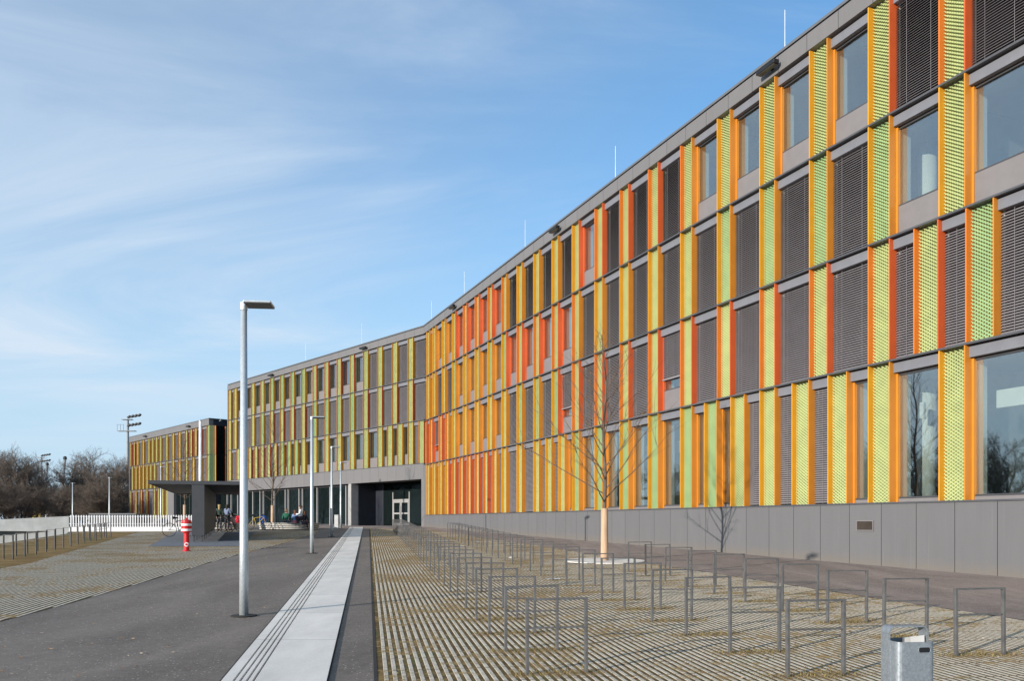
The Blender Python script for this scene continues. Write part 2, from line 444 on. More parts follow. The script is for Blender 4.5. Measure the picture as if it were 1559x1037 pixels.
# entrance glazing and double door
eg = MB()
for x0, x1, z0, z1 in ((-8.88, -7.45, 1.3, 4.7), (-5.08, -0.35, 1.3, 4.7), (-7.40, -5.13, 3.42, 4.7)): eg.box(x0, x1, 2.32, 2.34, z0, z1)
eg.build('entrance_glazing', M['shopglass'], W2)
ef = MB()
for x0, x1, z0, z1 in ((-8.9, -8.82, 1.25, 4.7), (-3.0, -2.94, 1.25, 4.7)): ef.box(x0, x1, 2.27, 2.318, z0, z1)
ef.build('entrance_mullion', M['frame'], W2)
df = MB(); df.box(-7.46, -7.36, 2.26, 2.36, 1.25, 4.0); df.box(-5.16, -5.06, 2.26, 2.36, 1.25, 4.0); df.box(-7.355, -5.165, 2.26, 2.36, 3.30, 3.42)
df.build('door_frame', M['lightframe'], W2)
for a, b in ((-7.34, -6.28), (-6.25, -5.18)):
    d = MB(); d.box(a, a + .11, 2.25, 2.31, 1.31, 3.29); d.box(b - .11, b, 2.25, 2.31, 1.31, 3.29)
    d.box(a + .111, b - .111, 2.252, 2.308, 3.14, 3.288); d.box(a + .111, b - .111, 2.252, 2.308, 1.312, 1.5); d.box(a + .111, b - .111, 2.24, 2.312, 2.22, 2.34)
    do = d.build('door', M['lightframe'], W2)
    p = MB(); p.box(a + .111, b - .111, 2.278, 2.286, 1.5, 3.14); p.build('pane', M['shopglass'], do)
    hx = b - .05 if a < -7 else a + .05
    hn = MB(); hn.tube([(hx, 2.2, 1.9), (hx, 2.2, 2.9)], 0.018, 8); hn.box(hx-.012, hx+.012, 2.2, 2.25, 2.0, 2.03); hn.box(hx-.012, hx+.012, 2.2, 2.25, 2.8, 2.83)
    hn.build('door_handle', M['lightframe'], do)

TB = 39.4; UB = 0.70
bx, by = P0[0] - .67*TB, P0[1] + .743*TB
B3 = thing('school_building', 'low red and amber striped school block at far left behind white fence', 'building',
           (bx, by, 0), math.atan2(-0.743, 0.67))
D3 = 'gya L lra b lra b lra b lra ' + 'L lya '*4 + 'b lya '*3 + 'L lya '*2 + 'b lrr b lrr'
D2 = 'gya L lya ' + 'L lya '*7 + 'b lya '*6 + 'b'
D1 = 'x D D D D D D D x x x ' + 'lya b lya b lra b lra b ' + 'L lra '*4
facade(B3, UB, 0.0, -1, [(2.08, 5.75, D1, False), (5.75, 8.93, D2, True), (8.93, 12.10, D3, True)], 0.10)
EB = 38 * UB
for z in (5.75, 8.93): strip_box('floor_ledge', M['ledge'], B3, -EB, 0.03, -0.03, 0.30, z - 0.028, z + 0.02)
strip_box('plinth', M['plinth'], B3, -EB, 0.0, -0.006, 0.42, 0.6, 2.076)
strip_box('parapet', M['band'], B3, -EB, 0.02, -0.025, 0.45, 12.104, 12.77)
cp = MB(); cp.box(-EB - .03, 0.06, -0.05, 12, 12.774, 12.86); cp.build('coping', M['coping'], B3)
strip_box('roof', M['roofing'], B3, -EB, 0.0, 0.46, 12, 12.3, 12.5)
strip_box('end_parapet', M['navy'], B3, -0.44, 0.022, 0.455, 12, 12.104, 12.77)
bw = MB(); bw.box(-EB, 0, 11.8, 11.99, 0.6, 12.3); bw.box(-EB - .2, -EB - .003, 0, 12, 0.6, 12.77); bw.box(-EB, -0.5, 1.6, 1.7, 0.8, 12.1); bw.build('rear_wall', M['band'], B3)
# end facade facing right
ew = MB()
for (z0, z1, c) in ((5.78, 8.90, 'g'), (8.96, 12.08, 'l')):
    mb = MB()
    mb.box(0.0, 0.03, 0.05, 0.62, z0, z1); mb.build('end_panel', M[c], B3)
    for d, cc in ((0.66, 'y' if c == 'g' else 'o'), (1.75, 'r')):
        mb = MB(); mb.box(0.0, 0.2, d, d + .04, z0, z1); mb.build('fin', M[cc], B3)
    mb = MB(); mb.box(0.02, 0.04, 0.71, 1.74, z0, z1); mb.box(0.02, 0.04, 2.2, 11.5, z0, z1); mb.build('end_glazing', M['shopglass'], B3)
    mb = MB(); mb.box(0.0, 0.03, 1.80, 2.19, z0, z1); mb.build('end_panel', M['g'], B3)
mb = MB(); mb.box(-0.44, -0.01, 0.43, 11.8, 0.6, 12.1); mb.build('end_wall', M['navy'], B3)
# low link between block and wing
LK = thing('link_building', 'low dark glazed link squeezed between the left block and the middle wing', 'building', (bx, by, 0), math.atan2(-0.743, 0.67))
lk = MB(); lk.box(0.22, TB - EW - .21, 0.9, 11.8, 5.55, 5.95); lk.build('roof_slab', M['band'], LK)
lk = MB(); lk.box(0.05, TB - EW - .21, 4.0, 4.2, 0.8, 12.0); lk.build('wall', M['navy'], LK)
lk = MB(); lk.box(0.22, TB - EW - .21, 1.2, 1.25, 1.2, 5.54); lk.build('glazing', M['shopglass'], LK)

# roof rods and spot lights
def on1(px):                                      # s along building 1 for a pixel column
    dx = px - 779.5; return (7987.5 + 59.6*dx) / (482.5 + .9225*dx)
def w1(s, d=0.0): return (P0[0] + .386*s + .9225*d, P0[1] - .9225*s + .386*d)
def w2(t, d=0.0): return (P0[0] - .67*t + .743*d, P0[1] + .743*t + .67*d)
rods = [(w1(on1d(p, .6), .6), h, 15.62) for p, h in ((1195, 1.45), (937, 1.65), (799.5, 1.75), (707, 1.75))] + [(w2(.3, .9), 1.75, 15.62)] + \
       [(w2(t_of(p), .6), h, 15.62) for p, h in ((541, 1.7), (456, 1.7))] + [(w2(TB - 1.6, .6), 1.7, 12.4)]
rn = ['above the right end of the long wing', 'second from the right above the long wing', 'third from the right above the long wing', 'above the left part of the long wing',
      'at the bend of the roof', 'above the right part of the middle wing', 'above the centre of the middle wing', 'on the low block beside the middle wing']
for i, ((p, h, z), l) in enumerate(zip(rods, rn)):
    t = thing('lightning_rod', 'thin pale lightning rod standing ' + l, 'lightning rod', (p[0], p[1], z), 0, 'lightning rods on the roofs')
    r = MB(); r.tube([(0, 0, 0), (0, 0, h + .5)], [0.015, 0.009], 6); r.build('rod', mat('rod_metal_%d' % i, (.72, .74, .76), .4), t)
    b = MB(); b.lathe([(0.16, 0), (0.14, 0.1), (0.05, 0.13)], 12); b.build('base', M['coping'], t)
def spot(p, rz, z, l):
    t = thing('facade_spotlight', 'dark oblong spotlight fixed under the roof edge ' + l, 'spotlight', (p[0], p[1], z), rz, 'spotlights along the roof edge')
    b = MB(); b.box(-.42, .42, -.30, -.10, -.06, .07); bevel(b.build('housing', M['black'], t), .02)
    b = MB(); b.box(-.38, .38, -.28, -.12, -.075, -.062); b.build('lens', M['frame'], t)
    b = MB(); b.box(-.05, .05, -.10, 0.0, -.02, .02); b.build('bracket', M['black'], t)
a1 = math.atan2(U1[1], U1[0]); a2 = math.atan2(-0.743, 0.67)
for p, l in ((1177, 'at the right, nearest to the camera'), (850, 'above the middle of the long wing'), (693, 'near the bend of the long wing')):
    spot(w1(on1(p), -.02), a1, 15.50, l)
for p, l in ((556, 'at the right of the middle wing'), (415, 'at the left of the middle wing')): spot(w2(t_of(p), -.02), a2, 15.47, l)
for p, l in ((289, 'at the right of the low block'), (223, 'at the left of the low block')): spot(w2(t_of(p), -.025), a2, 12.42, l)
# plinth vent
vs = on1(1317.5)
vt = thing('wall_vent', 'brown louvred ventilation grille set in the grey plinth', 'vent', (*w1(vs, -.003), 1.50), a1)
b = MB(); b.box(-.29, .29, -.03, 0, -.14, -.115); b.box(-.29, .29, -.03, 0, .115, .14); b.box(-.29, -.265, -.03, 0, -.114, .114); b.box(.265, .29, -.03, 0, -.114, .114)
b.build('frame', M['span'], vt)
b = MB(); 
for k in range(9): b.face([(-.265, -.026, -.112 + k*.025), (.265, -.026, -.112 + k*.025), (.265, -.008, -.094 + k*.025), (-.265, -.008, -.094 + k*.025)])
b.box(-.264, .264, -.005, -.001, -.113, .113)
b.build('louvres', mat('vent_brown', (.07, .055, .045), .5), vt)

# ------------------------------------------------------------------ ground
def sheet(name, poly, off, m, kind='structure', thick=None):
    bm = bmesh.new()
    f = bm.faces.new([bm.verts.new((x, y, 0)) for x, y in poly])
    for yy in (62.0, -60.0):
        bmesh.ops.bisect_plane(bm, geom=bm.verts[:] + bm.edges[:] + bm.faces[:], plane_co=(0, yy, 0), plane_no=(0, 1, 0))
    bmesh.ops.recalc_face_normals(bm, faces=bm.faces[:])
    for f in bm.faces:
        if f.normal.z < 0: f.normal_flip()
    for v in bm.verts: v.co.z = gz(v.co.y) + off
    me = bpy.data.meshes.new(name); bm.to_mesh(me); bm.free(); me.materials.append(m)
    return tag(link(name, me), kind=kind)

def asphalt(name, col, seed):
    m, nt, out = nt_new(name); n = N(nt); o = n.pos()
    big = n.noise(n.scale(o, (0.9, 0.22, 1)), 0.8, 5.0, 0.62, 0.8)
    fine = n.noise(o, 62.0, 3.0, .7); mid = n.noise(o, 9.0, 5.0, .75)
    f = n.math('ADD', n.math('MULTIPLY', n.math('SUBTRACT', big, .5), 1.5), n.math('MULTIPLY', n.math('SUBTRACT', fine, .5), 2.3))
    f = n.math('ADD', f, n.math('MULTIPLY', n.math('SUBTRACT', mid, .5), 1.0))
    c = n.mix(n.math('ADD', f, .5, clamp=True), tuple(k*.60 for k in col), tuple(k*1.42 for k in col))
    vor = n.new('ShaderNodeTexVoronoi'); n.link(o, vor.inputs['Vector']); vor.inputs['Scale'].default_value = 22
    sp = n.math('LESS_THAN', vor.outputs['Distance'], .22)
    wn = n.new('ShaderNodeTexWhiteNoise', noise_dimensions='3D'); n.link(vor.outputs['Position'], wn.inputs['Vector'])
    sp = n.math('MULTIPLY', sp, n.math('GREATER_THAN', wn.outputs[0], n.ramp(n.noise(o, .5, 2.0), .35, .65, .93, .62)))
    c = n.mix(n.math('MULTIPLY', sp, .85), c, (.46, .42, .36))
    p = n.bsdf(c, .88, 0, n.bump(n.math('ADD', fine, n.math('MULTIPLY', mid, .6)), .5, .006), .25)
    n.link(p.outputs[0], out.inputs[0]); return m
M['asphalt'] = asphalt('asphalt_dark', (.180, .152, .128), 1)
M['walk'] = asphalt('asphalt_walk', (.255, .205, .178), 2)

def paver_mat(name, brown_lo, brown_hi, rows, stone_bars, period=0.083, band=0.56, gk=1.0):
    m, nt, out = nt_new(name); n = N(nt); o = n.pos(); x, y, z = n.sep(o)
    cc = n.math('ADD', x, n.math('MULTIPLY', y, -PD))
    wob = n.math('MULTIPLY', n.math('SUBTRACT', n.noise(o, 14.0, 3.0), .5), .016)
    q = n.math('DIVIDE', n.math('ADD', cc, wob), period)
    fr = n.math('SUBTRACT', q, n.math('FLOOR', q))
    tri = n.math('ABSOLUTE', n.math('SUBTRACT', fr, .5))                      # 0 middle of bar .. .5 gap
    bar = n.ramp(tri, band * .5 - .05, band * .5 + .05, 1.0, 0.0)
    # cross joints every 0.6 m
    e = n.math('DIVIDE', n.math('SUBTRACT', y, n.math('MULTIPLY', x, -PD)), .62)
    ef = n.math('SUBTRACT', e, n.math('FLOOR', e))
    bar = n.math('GREATER_THAN', ef, .03) if stone_bars else n.math('MULTIPLY', ef, 0.0)
    gro = n.noise(o, .55, 4.0, .6, .4); fine = n.noise(o, 60.0, 3.0, .7); mid = n.noise(o, 6.0, 4.0, .65)
    gro = n.math('ADD', gro, n.ramp(y, 10.0, 34.0, 0.0, .10))
    over = n.ramp(n.math('ADD', gro, n.math('MULTIPLY', n.math('SUBTRACT', mid, .5), .9)), brown_lo, brown_hi)
    for (c0, c1, y0, ymax) in rows:                                          # dry tufts under each stand
        a = n.math('DIVIDE', n.math('SUBTRACT', y, n.math('ADD', n.math('MULTIPLY', n.math('SUBTRACT', cc, c0), -PD), y0)), 1.21)
        af = n.math('ABSOLUTE', n.math('SUBTRACT', n.math('SUBTRACT', a, n.math('FLOOR', n.math('ADD', a, .5))), 0.0))
        r1 = n.ramp(n.math('ADD', af, n.math('MULTIPLY', n.math('SUBTRACT', mid, .5), .30)), .07, .15, 1.0, 0.0)
        r2 = n.math('MULTIPLY', n.ramp(n.math('ADD', cc, n.math('MULTIPLY', n.math('SUBTRACT', mid, .5), .5)), c0 - .3, c0 - .1),
                    n.ramp(n.math('ADD', cc, n.math('MULTIPLY', n.math('SUBTRACT', mid, .5), .5)), c1 + .1, c1 + .3, 1.0, 0.0))
        r2 = n.math('MULTIPLY', r2, n.ramp(y, ymax, ymax + .5, 1.0, 0.0))
        over = n.math('MAXIMUM', over, n.math('MULTIPLY', n.math('MULTIPLY', r1, r2), .85))
    over = n.math('MULTIPLY', over, n.ramp(fine, .30, .55))
    stone = n.mix(n.ramp(n.noise(o, 9.0, 5.0, .7), .3, .7), (.47, .415, .33), (.65, .58, .47))
    grass = n.mix(n.ramp(mid, .35, .65), (.098, .062, .026), (.180, .122, .050))
    grass = n.mix(n.ramp(n.noise(o, 2.2, 3.0), .50, .72), grass, (.100, .098, .032))
    grass = n.mix(n.ramp(fine, .55, .75), grass, (.26, .19, .10))
    dry = n.mix(n.ramp(mid, .3, .7), (.185, .112, .040), (.315, .210, .085))
    bb = n.math('MULTIPLY', bar, n.math('SUBTRACT', 1.0, over))
    grass = n.mix(1.0 - gk, grass, (.018, .014, .006))  # gap shade painted into the grass colour, deeper on the left
    low = n.mix(n.ramp(over, .1, .7), grass, dry)
    c = n.mix(bb, low, stone)
    h = n.math('ADD', n.math('MULTIPLY', bar, 1.0), n.math('MULTIPLY', fine, .5))
    p = n.bsdf(c, .92, 0, n.bump(h, .7, .018), .15); n.link(p.outputs[0], out.inputs[0]); return m

def inside_spans(poly, c):
    """intervals of Y where the line X = c + PD*Y lies inside the polygon"""
    ys = []
    for (x0, y0), (x1, y1) in zip(poly, poly[1:] + poly[:1]):
        a = x0 - PD*y0 - c; b = x1 - PD*y1 - c
        if (a < 0) != (b < 0): t = a/(a - b); ys.append(y0 + (y1 - y0)*t)
    ys.sort(); return list(zip(ys[::2], ys[1::2]))
def paver_bars(name, poly, period, width, m, soil=.005, h=.0025):
    cs = [x - PD*y for x, y in poly]; mb = MB(); k0 = math.ceil(min(cs)/period); k1 = math.floor(max(cs)/period)
    for k in range(k0, k1 + 1):
        c = k*period
        for a, b in inside_spans(poly, c):
            if b - a < .3: continue
            n = max(1, int((b - a)/9)); w = width/2
            for i in range(n):
                ya, yb = a + (b - a)*i/n, a + (b - a)*(i + 1)/n; P = []
                for yy in (ya, yb):
                    z = gz(yy) + soil
                    P += [(c - w + PD*yy, yy, z), (c - w + .004 + PD*yy, yy, z + h), (c + w - .004 + PD*yy, yy, z + h), (c + w + PD*yy, yy, z)]
                o = len(mb.v); mb.v += P
                for q in range(3): mb.f.append((o + q, o + q + 4, o + q + 5, o + q + 1)); mb.mi.append(0)
    return tag(mb.build(name, m), kind='structure')
def soil_mat():
    m, nt, out = nt_new('dry_lawn'); n = N(nt); o = n.pos()
    a = n.noise(o, 1.2, 5.0, .65); b = n.noise(o, 40, 3.0, .7)
    c = n.mix(n.ramp(a, .35, .65), (.185, .118, .046), (.30, .20, .085))
    c = n.mix(n.ramp(n.noise(o, .7, 4.0), .52, .7), c, (.10, .11, .035))
    c = n.mix(n.ramp(b, .5, .8), c, (.28, .21, .12))
    p = n.bsdf(c, .95, 0, n.bump(b, .8, .03), .1); n.link(p.outputs[0], out.inputs[0]); return m
M['soil'] = soil_mat()
R1 = (1.49, 2.06, 7.70, 50.0); R2 = (3.88, 4.45, 7.60, 42.0); R3 = (6.19, 6.76, 8.65, 20.5)
M['pave_r'] = paver_mat('grass_pavers_right', .51, .68, [R1, R2, R3], True)
M['pave_l'] = paver_mat('grass_pavers_left', .54, .72, [], True)
M['gap_r'] = paver_mat('grass_gaps_right', .47, .66, [R1, R2, R3], False); M['gap_l'] = paver_mat('grass_gaps_left', .49, .68, [], False, gk=.55)
M['field'] = mat('field', (.085, .085, .045), .95, var=.3, vscale=.3)
sheet('ground', [(-900, -400), (900, -400), (900, 1500), (-900, 1500)], -1.3, M['field'])
sheet('asphalt_ground', [(-6.5, -40), (40, -40), (40, 20), (20, 72), (-10, 130), (-120, 130), (-120, 51), (-26.6, 49.3), (-24.6, 45.3), (-20.9, 33.2), (-11.2, -12)], 0.0, M['asphalt'])
ledge_edge = [(-5.9, -12), (-6.5, 3), (-6.99, 11.2), (-7.16, 13.3), (-7.40, 15.3), (-7.89, 19.2), (-8.50, 23.9), (-8.75, 26.3), (-9.05, 29.4), (-9.42, 33.5), (-10.06, 38.5), (-11.1, 46.7), (-11.7, 50.3)]
LPOLY = (ledge_edge + [(-22.6, 50.3), (-20.6, 44.4), (-13.0, 22.0), (-9.2, -12)])
sheet('left_paving_soil', LPOLY, 0.005, M['gap_l']); paver_bars('left_paving', LPOLY, .104, .053, M['pave_l'])
sheet('dry_lawn', [(-9.2, -12), (-13.0, 22.0), (-20.6, 44.4), (-22.2, 48.9), (-26.3, 48.9), (-24.5, 45.3), (-20.8, 33.2), (-11, -12)], 0.005, M['soil'])
RPOLY = [(.084 + PD*-12, -12), (14.0, -12), (7.05, 11.31), (6.09, 14.29), (4.70, 19.0), (3.62, 22.5), (.69, 33.1), (-2.0, 41.7), (-5.47, 52.6), (-6.3, 54.6), (.084 + PD*54.6, 54.6)]
sheet('right_paving_soil', RPOLY, 0.005, M['gap_r']); paver_bars('right_paving', RPOLY, .083, .043, M['pave_r'])
sheet('walkway', [(14.03, -12), (24, -12), (14.5, 10), (-3.2, 52.6), (-6.2, 59.6), (-14.5, 68.5), (-6.3, 70), (-12, 60), (-16, 56.6), (-9.6, 54.65), (-6.27, 54.65), (-5.44, 52.65), (-1.97, 41.75), (.72, 33.15), (3.65, 22.55), (4.73, 19.05), (6.12, 14.34), (7.08, 11.36)][:6] +
      [(-9.0, 71), (-26, 84), (-33, 84), (-16.5, 61.5), (-13.2, 54.65), (-6.27, 54.65), (-5.44, 52.65), (-1.97, 41.75), (.72, 33.15), (3.65, 22.55), (4.73, 19.05), (6.12, 14.34), (7.08, 11.36)], 0.005, M['walk'])

# concrete guidance path with four real grooves
def concrete(name, col, joint=0):
    m, nt, out = nt_new(name); n = N(nt); o = n.pos(); x, y, z = n.sep(o)
    f = n.math('ADD', n.math('MULTIPLY', n.noise(n.scale(o, (1, .35, 1)), 1.6, 5.0, .65), .7), n.math('MULTIPLY', n.noise(o, 45.0, 3.0), .3))
    c = n.mix(n.ramp(f, .3, .7), tuple(k*.80 for k in col), tuple(k*1.1 for k in col))
    if joint:
        e = n.math('DIVIDE', y, joint); ef = n.math('SUBTRACT', e, n.math('FLOOR', e))
        wn = n.new('ShaderNodeTexWhiteNoise', noise_dimensions='1D'); n.link(n.math('FLOOR', e), wn.inputs['W'])
        c = n.mix(n.math('MULTIPLY', wn.outputs[0], .22), c, tuple(k*.62 for k in col))
        c = n.mix(n.math('MULTIPLY', n.math('LESS_THAN', ef, .006), .7), c, (.16, .15, .14))
    st = n.ramp(n.noise(o, 3.3, 4.0, .7), .66, .78)
    c = n.mix(n.math('MULTIPLY', st, .3), c, tuple(k*.5 for k in col))
    p = n.bsdf(c, .8, 0, n.bump(f, .2, .004), .3); n.link(p.outputs[0], out.inputs[0]); return m
M['path'] = concrete('path_concrete', (.78, .73, .66), 2.4)
M['conc'] = concrete('wall_concrete', (.262, .272, .272))
M['gap'] = mat('joint_dark', (.03, .027, .025), .9)
prof = [(-1.32, 0)]
for g in (.111, .170, .229, .288):
    a = -1.32 + g - .011; prof += [(a, 0), (a + .004, -.016), (a + .018, -.016), (a + .022, 0)]
prof += [(-.376, 0)]
mb = MB()
for (c0, h0), (c1, h1) in zip(prof, prof[1:]):
    mb.cur = 1 if h0 < 0 and h1 < 0 else 0  # groove floors coloured dark to stand for the shadow in them
    ys = [-12, 58.2]
    p = [(c0 + PD*ys[0], ys[0], gz(ys[0]) + .022 + h0), (c1 + PD*ys[0], ys[0], gz(ys[0]) + .022 + h1), (c1 + PD*ys[1], ys[1], gz(ys[1]) + .022 + h1), (c0 + PD*ys[1], ys[1], gz(ys[1]) + .022 + h0)]
    mb.face(p)
tag(mb.build('guidance_path', [M['path'], M['gap']]), kind='structure')
for nm, a, b in (('path_joint', -1.347, -1.3205), ('path_joint', -.3755, -.362), ('paving_joint', .050, .0835)):
    mb = MB(); mb.face([(a + PD*-12, -12, gz(-12) + .0085), (b + PD*-12, -12, gz(-12) + .0085), (b + PD*54.5, 54.5, gz(54.5) + .0085), (a + PD*54.5, 54.5, gz(54.5) + .0085)])
    tag(mb.build(nm, M['gap']), kind='structure')
sheet('shelter_slab', [(-13.9, 31.4), (-10.3, 31.4), (-15.1, 48.2), (-19.8, 48.2)], 0.018, mat('slab_blue_grey', (.155, .165, .185), .8, var=.1))

# ------------------------------------------------------------------ galvanised metal etc.
def galv(name, lo, hi):
    m, nt, out = nt_new(name); n = N(nt); o = n.obj()
    v = n.new('ShaderNodeTexVoronoi'); n.link(o, v.inputs['Vector']); v.inputs['Scale'].default_value = 75
    wn = n.sep(v.outputs['Color'])
    f = n.math('ADD', n.math('MULTIPLY', wn[0], .5), n.math('MULTIPLY', n.noise(o, 5, 4.0), .5))
    c = n.mix(f, lo, hi)
    p = n.bsdf(c, n.math('ADD', n.math('MULTIPLY', f, .2), .36), .45, None, .5); n.link(p.outputs[0], out.inputs[0]); return m
M['galv'] = galv('galvanised_steel', (.44, .48, .50), (.62, .66, .68)); M['bin'] = galv('bin_steel', (.20, .225, .245), (.34, .37, .40))
M['rack'] = mat('rack_steel', (.118, .114, .112), .5, .2, var=.18, vscale=9)

# ------------------------------------------------------------------ bicycle stands
def make_rack():
    t = thing('bicycle_stand', 'x', 'bicycle stand')
    for x in (0, .57):
        b = MB(); b.box(x - .015, x + .015, -.02, .02, -.05, .70); bevel(b.build('post', M['rack'], t), .003)
    b = MB(); b.box(-.015, .585, -.02, .02, .7004, .718); b.build('top_rail', M['rack'], t)
    b = MB(); b.box(.0155, .5545, -.018, .018, .433, .447); b.build('middle_rail', M['rack'], t)
    return t
ORD = ['nearest', 'second', 'third', 'fourth', 'fifth', 'sixth', 'seventh', 'eighth', 'ninth', 'tenth', 'eleventh', 'twelfth', 'thirteenth', 'fourteenth',
       'fifteenth', 'sixteenth', 'seventeenth', 'eighteenth', 'nineteenth', 'twentieth', 'twenty-first', 'twenty-second', 'twenty-third', 'twenty-fourth', 'twenty-fifth',
       'twenty-sixth', 'twenty-seventh', 'twenty-eighth', 'twenty-ninth', 'thirtieth', 'thirty-first', 'thirty-second', 'thirty-third', 'thirty-fourth', 'thirty-fifth', 'thirty-sixth']
rack0 = make_rack(); first = [True]
RZ = math.atan2(.1748, 1)
def put_rack(x, y, rz, label, group):
    if first[0]:
        first[0] = False; o = rack0; o.location = (x, y, gz(y)); o.rotation_euler = (0, 0, rz); o['label'] = label; o['group'] = group
    else: o = dup(rack0, (x, y, gz(y)), rz, label, group)
    o.rotation_euler = (random.uniform(-.006, .006), random.uniform(-.008, .008), rz + random.uniform(-.015, .015))
RACKS = []
for (c0, y0, n, row) in ((1.49, 7.70, 36, 'left row beside asphalt strip'), (3.88, 7.60, 28, 'middle row on right paving'), (6.19, 8.65, 10, 'right row beside walkway')):
    for k in range(n):
        y = y0 + 1.21*k; x = c0 + PD*y
        w = 'nearest' if k == 0 else ORD[k] + ' from the front'
        put_rack(x, y, RZ, 'grey bicycle stand, %s, %s' % (w, row), 'bicycle stands in rows on the grass pavers'); RACKS.append((x, y))
for k in range(14):
    y = 23.9 + 1.28*k; x = -14.98 - .318*(y - 23.9)
    w = 'nearest' if k == 0 else ORD[k] + ' from the front'
    put_rack(x, y + .3, math.atan2(-.56, .82), 'dark bicycle stand, %s, row along concrete wall' % w, 'bicycle stands along the concrete wall')

# dry grass blades + fallen leaves
M['blade'] = mat('dry_grass_blade', (.20, .15, .055), .8, var=.5, vscale=30)
mb = MB()
for (x, y) in RACKS:
    if y > 26: continue
    nb = 190 if y < 14 else 70
    for _ in range(nb):
        u = random.gauss(.28, .30); v = random.gauss(0, .07)
        px = x + u*math.cos(RZ) - v*math.sin(RZ); py = y + u*math.sin(RZ) + v*math.cos(RZ)
        h = random.uniform(.015, .05); a = random.uniform(0, 6.28); w = random.uniform(.003, .006)
        dx, dy = math.cos(a)*w, math.sin(a)*w; lx, ly = random.gauss(0, .02), random.gauss(0, .02); z = gz(py) + .008
        mb.face([(px - dx, py - dy, z), (px + dx, py + dy, z), (px + lx, py + ly, z + h)])
tag(mb.build('dry_grass', M['blade']), 'dry brown grass tufts growing at the feet of the bicycle stands', 'grass', kind='stuff')
mb = MB()
for _ in range(2300):
    y = 5.5 + 40*random.random()**1.7
    c = random.uniform(.1, 8.0) if random.random() < .85 else random.uniform(-4.2, -1.4)
    x = c + PD*y
    if c > 2.6 and x > 7.0 - (y - 11.3)*.303: 
        if random.random() < .8: continue
    r = random.uniform(.012, .034); a = random.uniform(0, 6.28); mb.cur = random.choice((0, 0, 1, 1, 2)); z = gz(y) + (.014 if c > .1 else .008)
    pts = []
    for k in range(5):
        t = a + k*1.257; rr = r*random.uniform(.5, 1.0); pts.append((x + rr*math.cos(t), y + rr*.7*math.sin(t), z + random.uniform(0, .012)))
    mb.face(pts)
tag(mb.build('fallen_leaves', [mat('leaf_brown', (.22, .12, .05), .8), mat('leaf_tan', (.42, .27, .15), .8), mat('leaf_pale', (.50, .40, .30), .8)]), 'small dry leaves scattered over the paving', 'leaves', kind='stuff')
M['paper'] = mat('white_paper', (.8, .8, .78), .7, var=.05)
for (px, py, w, d, a, l) in ((843, 883, .30, .16, .2, 'white flat board lying on the pavers beside the middle row of stands'), (727, 826.5, .30, .2, .6, 'crumpled white paper lying far back on the pavers, right piece of two'),
                             (705, 833.5, .26, .16, -.3, 'crumpled white paper lying far back on the pavers, left piece of two'), (778, 851, .14, .1, .4, 'small white paper scrap lying on brown grass by the stands')):
    y = 1.6/((py - 795)/1250 + .0208); x = (px - 779.5)/1250*y
    mb = MB(); n = 5
    g = [[(w*(i/n - .5) + random.gauss(0, .008), d*(j/n - .5) + random.gauss(0, .006), .012 + abs(random.gauss(0, .02 if w < .29 or a == .6 else .004))) for i in range(n+1)] for j in range(n+1)]
    for j in range(n):
        for i in range(n): mb.face([g[j][i], g[j][i+1], g[j+1][i+1], g[j+1][i]])
    o = mb.build('paper_litter', M['paper'], None, (x, y, gz(y))); o.rotation_euler = (0, 0, a); tag(o, l, 'litter', 'litter on the pavers')

# ------------------------------------------------------------------ lamps
def make_lamp():
    t = thing('street_lamp', 'x', 'lamp post')
    p = MB(); p.smooth = False; p.tube([(0, 0, -.05), (0, 0, 1.0), (0, 0, 4.47)], [.064, .060, .044], 20); o = p.build('pole', M['galv'], t)
    for f in o.data.polygons: f.use_smooth = len(f.vertices) == 4
    h = MB(); h.box(.03, .41, -.20, .14, 4.466, 4.496); bevel(h.build('lamp_head', M['galv'], t), .008)
    g = MB(); g.box(.034, .406, -.196, .136, 4.458, 4.4655); g.build('lens', mat('lamp_lens', (.075, .072, .072), .35), t)  # lens plate spans the whole underside, its shade put into the dark colour
    c = MB(); c.tube([(0, 0, 4.40), (0, 0, 4.505)], .052, 16); c.build('cap', M['galv'], t)
    b = MB(); b.lathe([(.185, 0.0), (.185, .014), (.10, .018)], 28); b.build('base_collar', M['gap'], t)
    return t
lamp0 = make_lamp()
LP = [(-3.85, 11.79, 'tall galvanised lamp post, nearest to the camera, beside the pale path'), (-6.58, 27.0, 'galvanised lamp post, second along the pale path'),
      (-8.96, 40.8, 'galvanised lamp post, third along the pale path'), (-11.6, 55.6, 'galvanised lamp post, farthest along the pale path by the entrance')]
for i, (x, y, l) in enumerate(LP):
    if i == 0: o = lamp0; o.location = (x, y, gz(y)); o.rotation_euler = (0, 0, RZ*.6); o['label'] = l; o['group'] = 'lamp posts along the path'
    else: dup(lamp0, (x, y, gz(y)), RZ, l, 'lamp posts along the path')
dup(lamp0, ((245 - 779.5)/1250*62, 62, gz(62)), RZ, 'pale lamp post in front of the low block, behind the white fence', 'lamp posts behind the fence')
dup(lamp0, ((166.5 - 779.5)/1250*77, 77, gz(77)), R(100), 'pale lamp post seen edge on before the bare trees, right of two', 'lamp posts behind the fence')
dup(lamp0, ((110.5 - 779.5)/1250*88, 88, gz(88)), R(100), 'pale lamp post seen edge on before the bare trees, left of two', 'lamp posts behind the fence')
bo = MB(); bo.box(-.13, .13, -.09, .09, 0, .9); bo.box(-.14, .14, -.10, .10, .902, .93)
bd = thing('junction_box', 'small pale junction box standing at the foot of the farthest lamp post', 'junction box', (-11.75, 55.0, gz(55)), 0)
bevel(bo.build('cabinet', mat('pale_grey_paint', (.5, .5, .49), .5), bd), .01)
